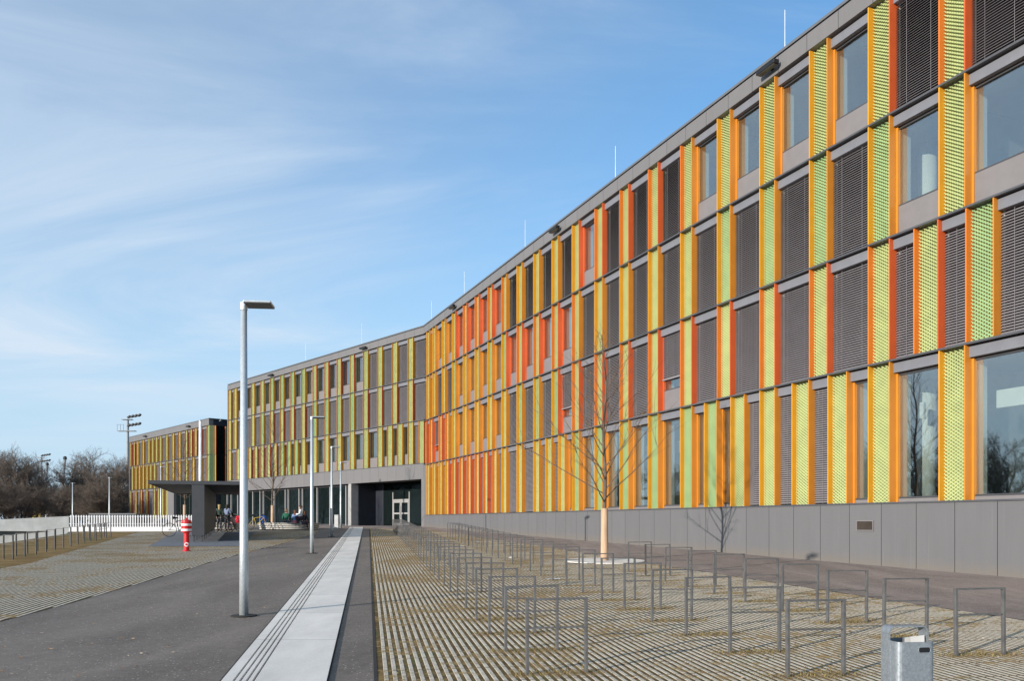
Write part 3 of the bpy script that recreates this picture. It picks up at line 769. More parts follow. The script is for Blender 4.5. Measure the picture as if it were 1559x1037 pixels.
fp = thing('flagpole', 'tall white flagpole rising behind the dark bicycle shelter', 'flagpole', ((305 - 779.5)/1250*54, 54, gz(54)), 0)
p = MB(); p.tube([(0, 0, 0), (0, 0, 7.1)], [.115, .09], 14); p.smooth = True; p.build('pole', mat('white_paint', (.80, .80, .80), .4), fp)
p = MB(); p.lathe([(.09, 7.1), (.10, 7.15), (.03, 7.22)], 14); p.build('cap', M['galv'], fp)

# ------------------------------------------------------------------ litter bin
bn = thing('litter_bin', 'galvanised steel litter bin with bent flat handle frame in the right foreground', 'litter bin', (2.50, 5.2, gz(5.2)), R(6))
f = MB(); w, dp = .158, .085; pts = [(-w, 0.0)]
arc = [(-w, 0.02), (-w, .79)] + [(-w + .045*(1 - math.cos(t)), .79 + .045*math.sin(t)) for t in [R(a) for a in (20, 40, 60, 80, 90)]]
arc += [(w - .045*(1 - math.cos(t)), .79 + .045*math.sin(t)) for t in [R(a) for a in (90, 80, 60, 40, 20, 0)]] + [(w, .02)]
def flatbar(mb, arc, th, y0, y1):
    n = len(arc); inn_ = []
    for i, (x, z) in enumerate(arc):
        a = Vector(arc[max(i-1, 0)]); b = Vector(arc[min(i+1, n-1)]); d = (b - a).normalized(); inn_.append((x + d.y*th, z - d.x*th))
    for i in range(n - 1):
        (xa, za), (xb, zb), (ia, ja), (ib, jb) = arc[i], arc[i+1], inn_[i], inn_[i+1]
        mb.face([(xa, y0, za), (xa, y1, za), (xb, y1, zb), (xb, y0, zb)]); mb.face([(ia, y0, ja), (ib, y0, jb), (ib, y1, jb), (ia, y1, ja)])
        mb.face([(xa, y0, za), (xb, y0, zb), (ib, y0, jb), (ia, y0, ja)]); mb.face([(xa, y1, za), (ia, y1, ja), (ib, y1, jb), (xb, y1, zb)])
flatbar(f, arc, .009, -.03, .09); f.build('handle_frame', M['bin'], bn)
c = MB(); wi, yo, yi, r = .15, -.135, .125, .035
def rrect(w_, ya, yb, r_):
    o = []
    for cx, cy, a0 in ((w_ - r_, yb - r_, 0), (-w_ + r_, yb - r_, 90), (-w_ + r_, ya + r_, 180), (w_ - r_, ya + r_, 270)):
        for k in range(6): t = R(a0 + 18*k); o.append((cx + r_*math.cos(t), cy + r_*math.sin(t)))
    return o
ro, ri = rrect(wi, yo, yi, .045), rrect(wi - .006, yo + .006, yi - .006, .04); nn = len(ro)
zt = .745
for i in range(nn):
    j = (i+1) % nn
    c.face([(*ro[i], .12), (*ro[j], .12), (*ro[j], zt), (*ro[i], zt)]); c.face([(*ri[i], .14), (*ri[i], zt), (*ri[j], zt), (*ri[j], .14)])
    c.face([(*ro[i], zt), (*ro[j], zt), (*ri[j], zt), (*ri[i], zt)])
c.face([(*p, .12) for p in reversed(ro)]); c.face([(*p, .14) for p in ri])
cb = c.build('container', M['bin'], bn)
for fc in cb.data.polygons: fc.use_smooth = False
s = MB()                                          # oval grip hole: flat black face for its inner shade, with a pressed rim
ov = []; 
for k in range(24):
    t = 2*math.pi*k/24; ov.append((.030*(1 if math.cos(t) > 0 else -1)*1.0 + .014*math.cos(t), .016*math.sin(t)))
s.face([(.06 + x, yo - .0015, .695 + z) for x, z in ov]); gh = s.build('grip_hole', M['black'], cb)
s = MB(); s.tube([(.06 + x*1.08, yo - .002, .695 + z*1.15) for x, z in ov] + [(.06 + ov[0][0]*1.08, yo - .002, .695 + ov[0][1]*1.15)], .0028, 6); s.build('grip_rim', M['bin'], cb)
l = MB(); l.face([(.02, -.02, .66), (.09, -.09, .67), (.13, -.02, .775), (.06, .05, .755)]); l.face([(.0, .03, .66), (.08, .0, .66), (.12, .07, .762), (.03, .08, .748)]); l.build('liner_bag', mat('liner_grey', (.42, .42, .41), .7), bn)
l = MB(); l.box(-.14, .14, -.12, .11, .60, .61); l.build('rubbish', M['gap'], bn)
l = MB(); l.box(-.05, .05, .03, .08, 0.0, .5); l.box(-.09, .09, -.01, .12, -.002, .012); l.build('foot_post', M['bin'], bn)

bn.scale = (.83, .80, 1.0)
# ------------------------------------------------------------------ hydrant
hx, hy = -11.18, 28.2
H = thing('fire_hydrant', 'red pillar fire hydrant with white bands on the left paving', 'hydrant', (hx, hy, gz(hy)), 0)
M['red'] = mat('hydrant_red', (.55, .014, .018), .4, var=.06); M['hwhite'] = mat('hydrant_white', (.75, .75, .75), .45, var=.05)
b = MB(); b.smooth = False; b.lathe([(.13, 0), (.13, .03), (.095, .05), (.09, .60), (.10, .66)], 24); b.build('column', M['red'], H)
b = MB(); b.lathe([(.165, .66), (.17, .68), (.17, 1.0), (.165, 1.02)], 28); hd = b.build('head', M['red'], H)
for z0, z1 in ((.70, .775), (.88, .955)):
    b = MB(); b.lathe([(.173, z0), (.1735, z1)], 28); b.build('band', M['hwhite'], hd)
b = MB(); b.lathe([(.165, 1.021), (.16, 1.06), (.09, 1.09), (.03, 1.10), (.03, 1.16)], 24); b.build('cap', M['red'], H)
for a in (-70, 110):
    mt = Matrix.Rotation(R(a), 4, 'Z'); b = MB()
    b.tube([mt @ Vector((.08, 0, .24)), mt @ Vector((.155, 0, .24))], .075, 18); b.build('outlet_cap', M['hwhite'], H)
    b = MB(); b.tube([mt @ Vector((.156, 0, .24)), mt @ Vector((.175, 0, .24))], .035, 12); b.build('outlet_nut', M['red'], H)

# ------------------------------------------------------------------ wall and fence
def along(p, q):
    d = Vector((q[0] - p[0], q[1] - p[1], 0)); return d.length, math.atan2(d.y, d.x)
cw = thing('concrete_wall', 'low pale concrete wall along the left edge behind the bicycle stands', 'wall')
wp = [(-26.45, 49.0, 1.94), (-33.5, 50.8, 1.66), (-52, 55, 1.0)]
for a, b in zip(wp, wp[1:]):
    mb = MB(); A = [(a[0], a[1]), (b[0], b[1]), (b[0] + .05, b[1] + .25), (a[0] + .05, a[1] + .25)]; T = [a[2], b[2], b[2], a[2]]
    lo = [(x, y, -.8) for x, y in A]; hi = [(x, y, z) for (x, y), z in zip(A, T)]
    mb.face(hi)
    for k in range(4): mb.face([lo[k], lo[(k+1) % 4], hi[(k+1) % 4], hi[k]])
    mb.build('wall_section', M['conc'], cw)
fa, fbp = (-26.4, 48.95), (-18.9, 49.7)
L, az = along(fa, fbp)
fn = thing('picket_fence', 'white fence of thin vertical bars on a pale base in front of the low block', 'fence', (fa[0], fa[1], gz(fa[1])), az)
M['white'] = mat('fence_white', (.74, .74, .75), .5, var=.04)
mb = MB(); sl = .0208*math.sin(az)
for k in range(int(L/.148)):
    x = .1 + k*.148; mb.box(x - .027, x + .027, -.02, .02, x*sl + .02, x*sl + .98)
mb.build('bars', M['white'], fn)
mb = MB(); mb.face([(0, -.04, 0), (L, -.04, L*sl), (L, -.04, L*sl + .27), (0, -.04, .27)]); mb.face([(0, -.04, .27), (L, -.04, L*sl + .27), (L, .1, L*sl + .27), (0, .1, .27)]); mb.face([(L, .1, L*sl), (0, .1, 0), (0, .1, .27), (L, .1, L*sl + .27)])
mb.build('base_wall', M['white'], fn)
mb = MB()
for h in (.45, .88): mb.face([(0, .03, h), (L, .03, L*sl + h), (L, .03, L*sl + h + .04), (0, .03, h + .04)])
mb.build('rail', M['white'], fn)

# ------------------------------------------------------------------ bicycle shelter
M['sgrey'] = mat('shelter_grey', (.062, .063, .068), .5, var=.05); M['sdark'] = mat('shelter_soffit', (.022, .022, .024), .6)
ax = Vector((-.304, .953, 0)); saz = math.atan2(ax.y, ax.x)
sx, sy = -13.38, 35.0
sh = thing('bicycle_shelter', 'dark grey bicycle shelter with a flat winged roof on a central wall', 'shelter', (sx, sy, gz(sy)), saz)
LS = 13.6; sl = .0208*ax.y
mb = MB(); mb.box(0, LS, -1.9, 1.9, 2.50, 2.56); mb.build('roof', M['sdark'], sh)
mb = MB(); mb.box(-.05, LS + .05, -1.95, -1.905, 2.47, 2.62); mb.box(-.05, LS + .05, 1.905, 1.95, 2.47, 2.62); mb.box(-.05, -.003, -1.9, 1.9, 2.47, 2.62); mb.box(LS + .003, LS + .05, -1.9, 1.9, 2.47, 2.62); mb.box(0, LS, -1.9, 1.9, 2.563, 2.60)
mb.build('fascia', M['sgrey'], sh)
mb = MB(); mb.box(-.02, .04, -.25, .25, .28, 2.497); mb.build('end_panel', M['sgrey'], sh)
mb = MB(); 
for k in range(int(LS/.55)): mb.box(.05 + k*.55, .05 + k*.55 + .54, -.22, -.19, .30 + sl*.55*k, 2.496); mb.box(.05 + k*.55, .05 + k*.55 + .54, .19, .22, .30 + sl*.55*k, 2.496)
mb.build('wall_cladding', M['sgrey'], sh)
for k in range(8):
    x = .1 + k*1.75
    for y in (-.16, .16):
        mb = MB(); mb.box(x - .04, x + .04, y - .03, y + .03, sl*x - .02, 2.49); mb.build('support_post', M['sgrey'], sh)

# ------------------------------------------------------------------ round benches
M['bench'] = mat('bench_concrete', (.46, .44, .40), .7, var=.1)
def bench(x, y, r, label, parts=4):
    t = thing('round_bench', label, 'bench', (x, y, gz(y)), 0, 'round planter benches')
    for k in range(3):
        z = k*.125; rr = r - (2 - k)*.03
        b = MB(); b.lathe([(rr - .06, z + .002), (rr, z + .02), (rr, z + .095), (rr - .06, z + .118)] + [(r - .46, z + .118), (r - .46, z + .002), (rr - .06, z + .002)], 56, cap=False); b.build('bench_ring', M['bench'], t)
    b = MB(); b.lathe([(r + .03, .378), (r + .03, .42), (r - .5, .421), (r - .5, .378), (r + .03, .378)], 56, cap=False); b.build('seat', M['bench'], t)
    b = MB(); b.lathe([(r - .47, .0), (r - .47, .03)], 40); b.build('soil', M['soil'], t)
    return t
bench(-14.55, 53.6, 1.95, 'round ribbed concrete bench carrying the seated group and a young tree')
bench(-19.0, 54.2, 1.3, 'smaller round ribbed concrete bench half hidden behind the nearest lamp post')

# ------------------------------------------------------------------ trees
M['bark'] = mat('grey_bark', (.115, .092, .070), .85, var=.25, vscale=14); M['twig'] = mat('twig_brown', (.125, .088, .062), .85, var=.2)
M['wrap'] = mat('reed_wrap', (.50, .335, .215), .8, var=.25, vscale=3, stretch=(40, 40, .6))
M['bud'] = mat('dry_leaf', (.30, .16, .05), .8, var=.4, vscale=20)
def young_tree(name, loc, H, label, seed, wrap=1.5, spread=1.0, leaves=260, tilt=0):
    rnd = random.Random(seed)
    t = thing(name, label, 'tree', loc, rnd.uniform(0, 6))
    tr = MB(); tr.smooth = True; pts = []; n = 14
    for i in range(n + 1): pts.append(Vector((math.sin(i*1.3 + seed)*.025*i/4, math.cos(i*1.1 + seed)*.022*i/4, H*.93*i/n)))
    tr.tube(pts, [0.062*(1 - i/n)**.8 + .006 for i in range(n + 1)], 9); tr.build('trunk', M['bark'], t)
    def at(z):
        f = z/(H*.93)*n; i = min(int(f), n - 1); return pts[i].lerp(pts[i+1], f - i)
    cr = MB(); tips = []
    def shoot(p, d, L, r, depth):
        q = [p]; cur = Vector(p); dd = Vector(d); m = 5
        for i in range(m):
            dd = (dd + Vector((rnd.gauss(0, .10), rnd.gauss(0, .10), rnd.gauss(.03, .06)))).normalized()
            cur = cur + dd*L/m; q.append(cur.copy())
        cr.tube(q, [r*(1 - .8*i/m) for i in range(m + 1)], 5 if depth == 0 else 3, False)
        tips.append((q[-1], depth)); tips.append((q[-2], depth))
        if depth < 2:
            for i in range(2, m + 1) if depth == 0 else range(2, m + 1, 2):
                for _ in range(2 if depth == 0 else 1):
                    a = Vector((rnd.gauss(0, 1), rnd.gauss(0, 1), rnd.gauss(.2, .6))).normalized()
                    shoot(q[i], (dd*1.1 + a*.75).normalized(), L*rnd.uniform(.22, .42), r*.42, depth + 1)
    nb = 34; ang = rnd.uniform(0, 6)
    for i in range(nb):
        f = i/(nb - 1); z = wrap + .15 + (H*.90 - wrap - .15)*f**1.05; ang += 2.4 + rnd.gauss(0, .3)
        L = (2.35*(1 - f)**.75 + .40)*spread*rnd.uniform(.75, 1.1); el = R(38 + 24*f + rnd.gauss(0, 6))
        shoot(at(z), (math.cos(ang)*math.cos(el), math.sin(ang)*math.cos(el), math.sin(el)), L, .021*(1 - f*.6), 0)
    cr.build('crown', M['twig'], t)
    lv = MB()
    for _ in range(leaves):
        p, dpt = rnd.choice(tips); p = p + Vector((rnd.gauss(0, .05), rnd.gauss(0, .05), rnd.gauss(-.02, .05)))
        u = Vector((rnd.gauss(0, 1), rnd.gauss(0, 1), rnd.gauss(0, 1))).normalized(); v = u.cross(Vector((rnd.gauss(0, 1), .3, rnd.gauss(0, 1)))).normalized(); s_ = rnd.uniform(.012, .028)
        lv.face([p - u*s_, p + v*s_*.6, p + u*s_, p - v*s_*.6])
    tag(lv.build('dry_leaves', M['bud'], t), kind='stuff')
    if wrap > .2:
        w = MB(); w.smooth = True; w.lathe([(.115, -.02), (.108, .3), (.100, .9), (.098, wrap)], 18); w.build('trunk_wrap', M['wrap'], t)
    return t
young_tree('young_tree', (2.62, 23.25, gz(23.25)), 6.9, 'slender bare young tree with reed wrapped trunk on a pale disc before the long wing', 4, 1.5)
young_tree('young_tree', (-15.55, 53.3, gz(53.3) + .02), 7.6, 'bare young tree growing from the round bench before the middle wing', 9, 1.55, 1.0, 420)
young_tree('young_tree', ((281 - 779.5)/1250*57, 57, gz(57)), 6.6, 'bare young tree behind the bicycle shelter in front of the low block', 15, 1.6, .9, 300)
dz = MB(); dz.lathe([(1.13, 0.0), (1.13, .022), (1.12, .026)], 48)
ds = tag(dz.build('tree_disc', M['path'], None, (2.62, 23.25, gz(23.25))), 'round pale concrete disc around the foot of the wrapped young tree', 'paving disc'); ds.rotation_euler = (R(1.19), 0, 0)

# big bare background trees
M['fartwig'] = mat('far_twigs', (.138, .106, .082), .9, var=.3, vscale=1.0); M['farbark'] = mat('far_bark', (.06, .045, .036), .9, var=.2)
def big_tree_meshes(seed, H=12.0, spread=5.5, low=.12):
    rnd = random.Random(seed); tr = MB(); cr = MB(); cnt = [0]
    def grow(p, d, L, r, depth):
        m = 4; q = [Vector(p)]; cur = Vector(p); dd = Vector(d)
        for i in range(m):
            dd = (dd + Vector((rnd.gauss(0, .13), rnd.gauss(0, .13), rnd.gauss(.04, .09)))).normalized(); cur = cur + dd*L/m; q.append(cur.copy())
        (tr if depth < 2 else cr).tube(q, [r*(1 - .6*i/m) for i in range(m + 1)], 6 if depth == 0 else (4 if depth < 3 else 3), False)
        if depth >= 5: return
        k = (7, 6, 5, 5, 4)[depth]
        for j in range(k):
            f = (j + rnd.uniform(.2, 1))/k*(1 - low) + low; f = min(f, .999)*m; i = int(f); b = q[i].lerp(q[i+1], f - i)
            a = Vector((rnd.gauss(0, 1), rnd.gauss(0, 1), rnd.gauss(.25, .5))).normalized()
            grow(b, (dd*.75 + a*.85).normalized(), L*rnd.uniform(.42, .66), max(r*.45, .012), depth + 1)
    for s in range(3):
        a = s*2.1 + rnd.uniform(0, 1)
        grow((rnd.gauss(0, .3), rnd.gauss(0, .3), 0), Vector((math.cos(a)*.32, math.sin(a)*.32, 1)).normalized(), H*.62, .20, 0)
    return tr.mesh('trunk', M['farbark']), cr.mesh('crown', M['fartwig'])
variants = [big_tree_meshes(s) for s in (3, 11, 23)]
def far_tree(px, Y, sc, var, label, sq=1.0, xw=None):
    x = (px - 779.5)/1250*Y if xw is None else xw
    t = thing('bare_tree', label, 'tree', (x, Y, 1.0), random.uniform(0, 6), 'bare trees beyond the wall and fence')
    t.scale = (sc*sq, sc*sq, sc); tm, cm = variants[var]; link('trunk', tm, t); link('crown', cm, t)
far_tree(140, 118, .86, 0, 'broad brown bare tree filling the view left of the low block, centre of its clump', 1.15)
far_tree(120, 124, .80, 1, 'broad brown bare tree left of the clump before the low block', 1.1)
far_tree(167, 112, .74, 2, 'brown bare tree right of the clump, in front of the low block edge', 1.1)
far_tree(186, 126, .80, 1, 'brown bare tree at the left corner of the low block', 1.0)
far_tree(12, 108, .80, 1, 'dark bare tree at the left edge of the picture', 1.0)
far_tree(44, 116, .86, 2, 'dark bare tree second from the left edge', 1.0)
far_tree(-20, 112, .84, 0, 'dark bare tree reaching in from beyond the left edge', 1.0)
far_tree(66, 130, .78, 0, 'dark bare tree behind the tilted white pylon', .9)
far_tree(92, 150, .66, 2, 'faint bare tree in the gap between the two big clumps', 1.0)
for i, (px, Y, sc) in enumerate(((8, 100, .42), (30, 104, .45), (52, 108, .40), (100, 106, .36), (118, 104, .44), (140, 100, .42), (160, 100, .40), (176, 119, .45), (22, 140, .6), (82, 160, .55), (128, 150, .6), (172, 150, .6), (-12, 100, .45))):
    far_tree(px, Y, sc, i % 3, 'low bare brown undergrowth bush below the tall bare trees', 1.5)
for i, (x, y) in enumerate(((-92, 12), (-88, 24), (-95, 34), (-90, 43), (-98, 0), (-89, 52), (-94, 61), (-88, 70), (-93, 79), (-90, 88), (-95, 98), (-91, 108))):
    far_tree(0, y, .95, i % 3, 'bare tree off to the left of the picture, mirrored in the ground floor windows', 1.1, x)

# ------------------------------------------------------------------ floodlight masts and stadium
M['mast'] = mat('mast_grey', (.26, .27, .28), .5); M['stand'] = mat('stand_white', (.70, .72, .76), .6, var=.05)
def mast(px, Y, pytop, label, s=1.0):
    x = (px - 779.5)/1250*Y; top = 1.6 + (795 - pytop)/1250*Y - 1.2
    t = thing('floodlight_mast', label, 'floodlight', (x, Y, 1.2), 0, 'stadium floodlight masts'); h = top - 1.2
    b = MB(); b.tube([(0, 0, 0), (0, 0, h)], [.32*s, .20*s], 10); b.build('pole', M['mast'], t)
    for z, w in ((h - 2.2*s, 1.6*s), (h - .1, .9*s)):
        b = MB(); b.box(-w*1.1, w*.9, -.5*s, .5*s, z - .08*s, z + .02*s); b.build('platform', M['mast'], t)
    b = MB()
    for xx in (-1.7, -1.1, -.55): b.tube([(xx*s, -.48*s, h - 2.2*s), (xx*s, -.48*s, h - 1.1*s)], .035*s, 4)
    b.tube([(-1.7*s, -.48*s, h - 1.1*s), (-.5*s, -.48*s, h - 1.1*s)], .03*s, 4); b.build('railing', M['mast'], t)
    for z in (h + .35*s, h - 1.2*s):
        for k in range(4):
            mt = Matrix.Translation(((.35 + k*.62)*s, -.2*s, z + k*.10*s)) @ Matrix.Rotation(R(-38), 4, 'Y')
            b = MB(); b.box(-.30*s, .30*s, -.3*s, .3*s, -.12*s, .12*s, mt); b.build('lamp', M['black'], t)
        b = MB(); b.tube([(0, 0, z - .2*s), (2.4*s, 0, z + .2*s)], .06*s, 5); b.build('lamp_arm', M['mast'], t)
mast(194.5, 150, 628, 'tall grey floodlight mast rising left of the low block')
mast(63, 250, 690, 'distant grey floodlight mast above the left bare trees', 1.15)
def pylon(px0, py0, px1, py1, Y, w, label):
    x0, x1 = [(p - 779.5)/1250*Y for p in (px0, px1)]; z0, z1 = [1.6 + (795 - p)/1250*Y for p in (py0, py1)]
    t = thing('roof_pylon', label, 'pylon', (x0, Y, z0 - 2)); v = Vector((x1 - x0, 0, z1 - z0 + 2))
    b = MB(); b.tube([(0, 0, 0), v*.5, v], [w*.6, w*.5, w*.34], 10); b.smooth = True; b.build('mast', M['mast'], t)
    b = MB(); b.lathe([(w*.6, v.z), (w*.6, v.z + .5), (w*.3, v.z + .7)], 10, v.x, 0); b.build('cap', M['black'], t)
pylon(89, 790, 99, 700, 175, .62, 'tall leaning grey pylon of the stadium roof, right of two')
pylon(65, 790, 72, 709, 185, .55, 'leaning grey pylon of the stadium roof, left of two')
st = thing('stadium_stand', 'white stadium stand building with dark windows under a thin slanted roof', 'stand', ((80 - 779.5)/1250*170, 170, 1.3))
b = MB(); b.box(-4.5, 3.8, 0, 6, -1, 3.6); b.build('body', M['stand'], st)
for k in range(4):
    b = MB(); b.box(-2.6 + k*1.55, -1.6 + k*1.55, -.05, .02, .6, 2.1); b.build('window', M['navy'], st)
b = MB(); mt = Matrix.Translation((-2.3, 0, 5.0)) @ Matrix.Rotation(R(-12), 4, 'Y'); b.box(-3, 3, -1.5, 4, -.08, .10, mt); b.build('roof', M['stand'], st)
sg = thing('round_sign', 'small yellow and white sign beside the stadium stand', 'sign', ((56 - 779.5)/1250*150, 150, 1.2))
b = MB(); b.box(-.06, .06, 0, .1, 0, 2.4); b.build('post', M['mast'], sg)
b = MB(); b.box(-.8, .8, -.06, 0, .9, 2.3); b.build('board', mat('sign_yellow', (.62, .48, .10), .5), sg)
shd = thing('storage_shed', 'low dark flat roofed shed behind the white fence before the bare trees', 'shed', ((172 - 779.5)/1250*95, 95, 1.29))
b = MB(); b.box(-2.6, 2.6, 0, 3, 0, 1.15); b.build('wall', mat('shed_dark', (.05, .055, .06), .6), shd)
b = MB(); b.box(-2.75, 2.75, -.15, 3.1, 1.152, 1.30); b.build('roof', M['coping'], shd)

# ------------------------------------------------------------------ bicycles
M['tyre'] = mat('tyre', (.02, .02, .02), .7); M['chrome'] = mat('steel_parts', (.5, .5, .5), .3, .8)
def bike(loc, rz, label, col):
    t = thing('bicycle', label, 'bicycle', loc, rz, 'bicycles parked by the shelter and bench'); m = mat('bike_paint', col, .35, var=.03)
    r = .33
    for x in (-.52, .52):
        w = MB(); w.tube([(x + r*math.cos(a), 0, r + .02 + r*math.sin(a)) for a in [2*math.pi*k/28 for k in range(29)]], .018, 6, False); wo = w.build('wheel', M['tyre'], t)
        sp = MB()
        for k in range(12): a = math.pi*2*k/12; sp.tube([(x, 0, r + .02), (x + (r-.02)*math.cos(a), 0, r + .02 + (r-.02)*math.sin(a))], .0025, 3, False)
        sp.tube([(x, -.04, r + .02), (x, .04, r + .02)], .02, 8); sp.build('spokes', M['chrome'], wo)
    f = MB(); bb = (-.06, 0, .30); hd = (.36, 0, .80); st_ = (-.20, 0, .78)
    for a, b, rr in ((bb, hd, .018), (bb, st_, .016), (st_, (.34, 0, .86), .016), (bb, (-.52, 0, .35), .012), (st_, (-.52, 0, .35), .010), ((.34, 0, .92), (.52, 0, .35), .014)): f.tube([a, b], rr, 8)
    f.build('frame', m, t)
    h = MB(); h.tube([(.34, 0, .9), (.32, 0, 1.02)], .013, 8); h.tube([(.20, -.28, 1.06), (.33, -.16, 1.03), (.34, 0, 1.02), (.33, .16, 1.03), (.20, .28, 1.06)], .012, 8); h.build('handlebar', M['chrome'], t)
    s = MB(); s.tube([(-.20, 0, .78), (-.235, 0, .93)], .012, 8); s.tube([(-.38, 0, .95), (-.28, 0, .955), (-.10, 0, .94)], [.075, .06, .022], 8); s.build('saddle', M['tyre'], t)
    c = MB(); c.tube([(-.06, -.06, .30), (-.06, .06, .30)], .07, 12); c.tube([(-.06, .06, .30), (.04, .06, .17)], .01, 6); c.tube([(-.06, -.06, .30), (-.16, -.06, .43)], .01, 6); c.build('crank', M['chrome'], t)
    return t
def gp(px, Y): return ((px - 779.5)/1250*Y, Y, gz(Y))
bike(gp(275, 41), R(25), 'dark bicycle leaning left of the shelter wall behind the hydrant', (.03, .03, .035))
bike(gp(339, 47.5), R(60), 'dark bicycle parked by the standing group, left of two', (.03, .035, .04))
bike(gp(353, 48.5), R(40), 'dark bicycle parked by the standing group, right of two', (.05, .05, .055))
bike(gp(392, 51.0), R(12), 'yellow bicycle with pale handlebar parked in front of the round bench', (.60, .38, .03))

# ------------------------------------------------------------------ people
def skin(name, V, E, rad, m, parent, root=0):
    me = bpy.data.meshes.new(name); me.from_pydata([tuple(v) for v in V], E, []); o = bpy.data.objects.new(name, me); C.objects.link(o)
    md = o.modifiers.new('skin', 'SKIN'); md.use_smooth_shade = True
    for i, d in enumerate(me.skin_vertices[0].data): d.radius = (rad[i], rad[i]); d.use_root = (i == root)
    ss = o.modifiers.new('sub', 'SUBSURF'); ss.levels = 1; ss.render_levels = 1
    dg = bpy.context.evaluated_depsgraph_get(); ev = bpy.data.meshes.new_from_object(o.evaluated_get(dg))
    bpy.data.objects.remove(o); ev.materials.clear(); ev.materials.append(m); ev.name = name
    return link(name, ev, parent)
M['skin'] = mat('skin', (.50, .27, .18), .6, var=.05)
def cloth(n_, c): return mat(n_, c, .85, var=.15, vscale=12)
def person(loc, rz, pose, label, top, legs, hair, longhair=False, lean=0.0, scale=1.0, arms='down'):
    t = thing('person', label, 'person', loc, rz, 'students in front of the school'); t.scale = (scale,)*3
    J = {}
    def put(k, *v): J[k] = Vector(v)
    sit = pose == 'sit'; b = 0.10 if sit else .93
    if pose == 'crouch': b = .36
    put('pelvis', 0, 0, b); put('spine', 0, .03 + lean*.3, b + .22); put('chest', 0, .01 + lean*.8, b + .44); put('neck', 0, .02 + lean, b + .57); put('jaw', 0, .035 + lean*1.1, b + .63); put('head', 0, .03 + lean*1.15, b + .71); put('crown', 0, .02 + lean*1.15, b + .775); put('nose', 0, .125 + lean*1.15, b + .69)
    for s, q in (('L', -1), ('R', 1)):
        put('sh' + s, q*.17, lean*.9, b + .49); put('hip' + s, q*.09, 0, b - .03)
        if arms == 'down': put('el' + s, q*.23, -.02 + lean*.6, b + .22); put('wr' + s, q*.21, .10 + lean*.4, b + .02); put('ha' + s, q*.20, .14 + lean*.4, b - .06)
        elif arms == 'front': put('el' + s, q*.23, .08 + lean*.6, b + .22); put('wr' + s, q*.08, .27 + lean*.6, b + .26); put('ha' + s, q*.02, .31 + lean*.6, b + .28)
        else: put('el' + s, q*.24, .12, b + .24); put('wr' + s, q*.16, .34, b + .12); put('ha' + s, q*.14, .42, b + .08)
        if sit: put('kn' + s, q*.12, .44, .09); put('an' + s, q*.12, .46, -.32); put('to' + s, q*.13, .62, -.37)
        elif pose == 'crouch': put('kn' + s, q*.14, .36, .46); put('an' + s, q*.12, .10, .09); put('to' + s, q*.13, .27, .04)
        else: put('kn' + s, q*.10, .03, .49); put('an' + s, q*.10, -.02, .09); put('to' + s, q*.12, .15, .04)
    rad = dict(pelvis=.115, spine=.10, chest=.12, neck=.05, jaw=.06, head=.085, crown=.055, nose=.014, sh=.06, el=.042, wr=.028, ha=.030, hip=.085, kn=.06, an=.04, to=.035)
    def rr(k, e=0.0): return (rad.get(k) or rad[k[:2]] if k[:3] != 'hip' else rad['hip']) + e
    names = list(J); V = [J[k] for k in names]; rd = [rr(k) for k in names]; I = {k: i for i, k in enumerate(names)}
    E = [('pelvis','spine'),('spine','chest'),('chest','neck'),('neck','jaw'),('jaw','head'),('head','crown'),('head','nose')]
    for s in 'LR': E += [('chest','sh'+s),('sh'+s,'el'+s),('el'+s,'wr'+s),('wr'+s,'ha'+s),('pelvis','hip'+s),('hip'+s,'kn'+s),('kn'+s,'an'+s),('an'+s,'to'+s)]
    E = [(I[a], I[b_]) for a, b_ in E]
    for s, q in (('L', -1), ('R', 1)):                       # five fingers on each hand
        d = (J['ha'+s] - J['wr'+s]).normalized(); side = d.cross(Vector((q, .2, .3))).normalized()
        for k, (o, ln) in enumerate(((-.026, .068), (-.009, .080), (.009, .074), (.026, .056), (-.038, .05))):
            base = J['ha'+s] + side*o + d*(.02 if k < 4 else -.015); mid_ = base + d*ln*.55 + (side*-.02 if k == 4 else Vector((-q*.006, 0, 0))); tip = mid_ + d*ln*.45 + Vector((-q*.014, 0, 0))
            b0 = len(V); V += [base, mid_, tip]; rd += [.010, .009, .007]; E += [(I['ha'+s], b0), (b0, b0+1), (b0+1, b0+2)]
    skin('body', V, E, rd, M['skin'], t)
    def sub(name, keys, edges, extra, m):
        ii = {k: i for i, k in enumerate(keys)}; skin(name, [J[k] for k in keys], [(ii[a], ii[b_]) for a, b_ in edges], [rr(k, extra) for k in keys], m, t)
    sub('jacket', ['pelvis','spine','chest','neck','shL','elL','wrL','shR','elR','wrR'], [('pelvis','spine'),('spine','chest'),('chest','neck'),('chest','shL'),('shL','elL'),('elL','wrL'),('chest','shR'),('shR','elR'),('elR','wrR')], .018, cloth('jacket_cloth', top))
    J['pelvis'] = J['pelvis'] - Vector((0, 0, .02))
    sub('trousers', ['pelvis','hipL','knL','anL','hipR','knR','anR'], [('pelvis','hipL'),('hipL','knL'),('knL','anL'),('pelvis','hipR'),('hipR','knR'),('knR','anR')], .014, cloth('trouser_cloth', legs))
    for s in 'LR': sub('shoe', ['an'+s, 'to'+s], [('an'+s, 'to'+s)], .014, cloth('shoe_leather', (.03, .03, .03)))
    hc = J['head']; pts = [hc + Vector((0, -.025, .0)), hc + Vector((0, -.02, .055)), hc + Vector((0, -.055, -.06))]; hr = [.092, .07, .075]
    if longhair: pts += [hc + Vector((0, -.085, -.18)), hc + Vector((0, -.09, -.28))]; hr += [.075, .05]
    skin('hair', pts, [(0, 1), (0, 2)] + ([(2, 3), (3, 4)] if longhair else []), hr, cloth('hair_strands', hair), t)
    fe = MB()
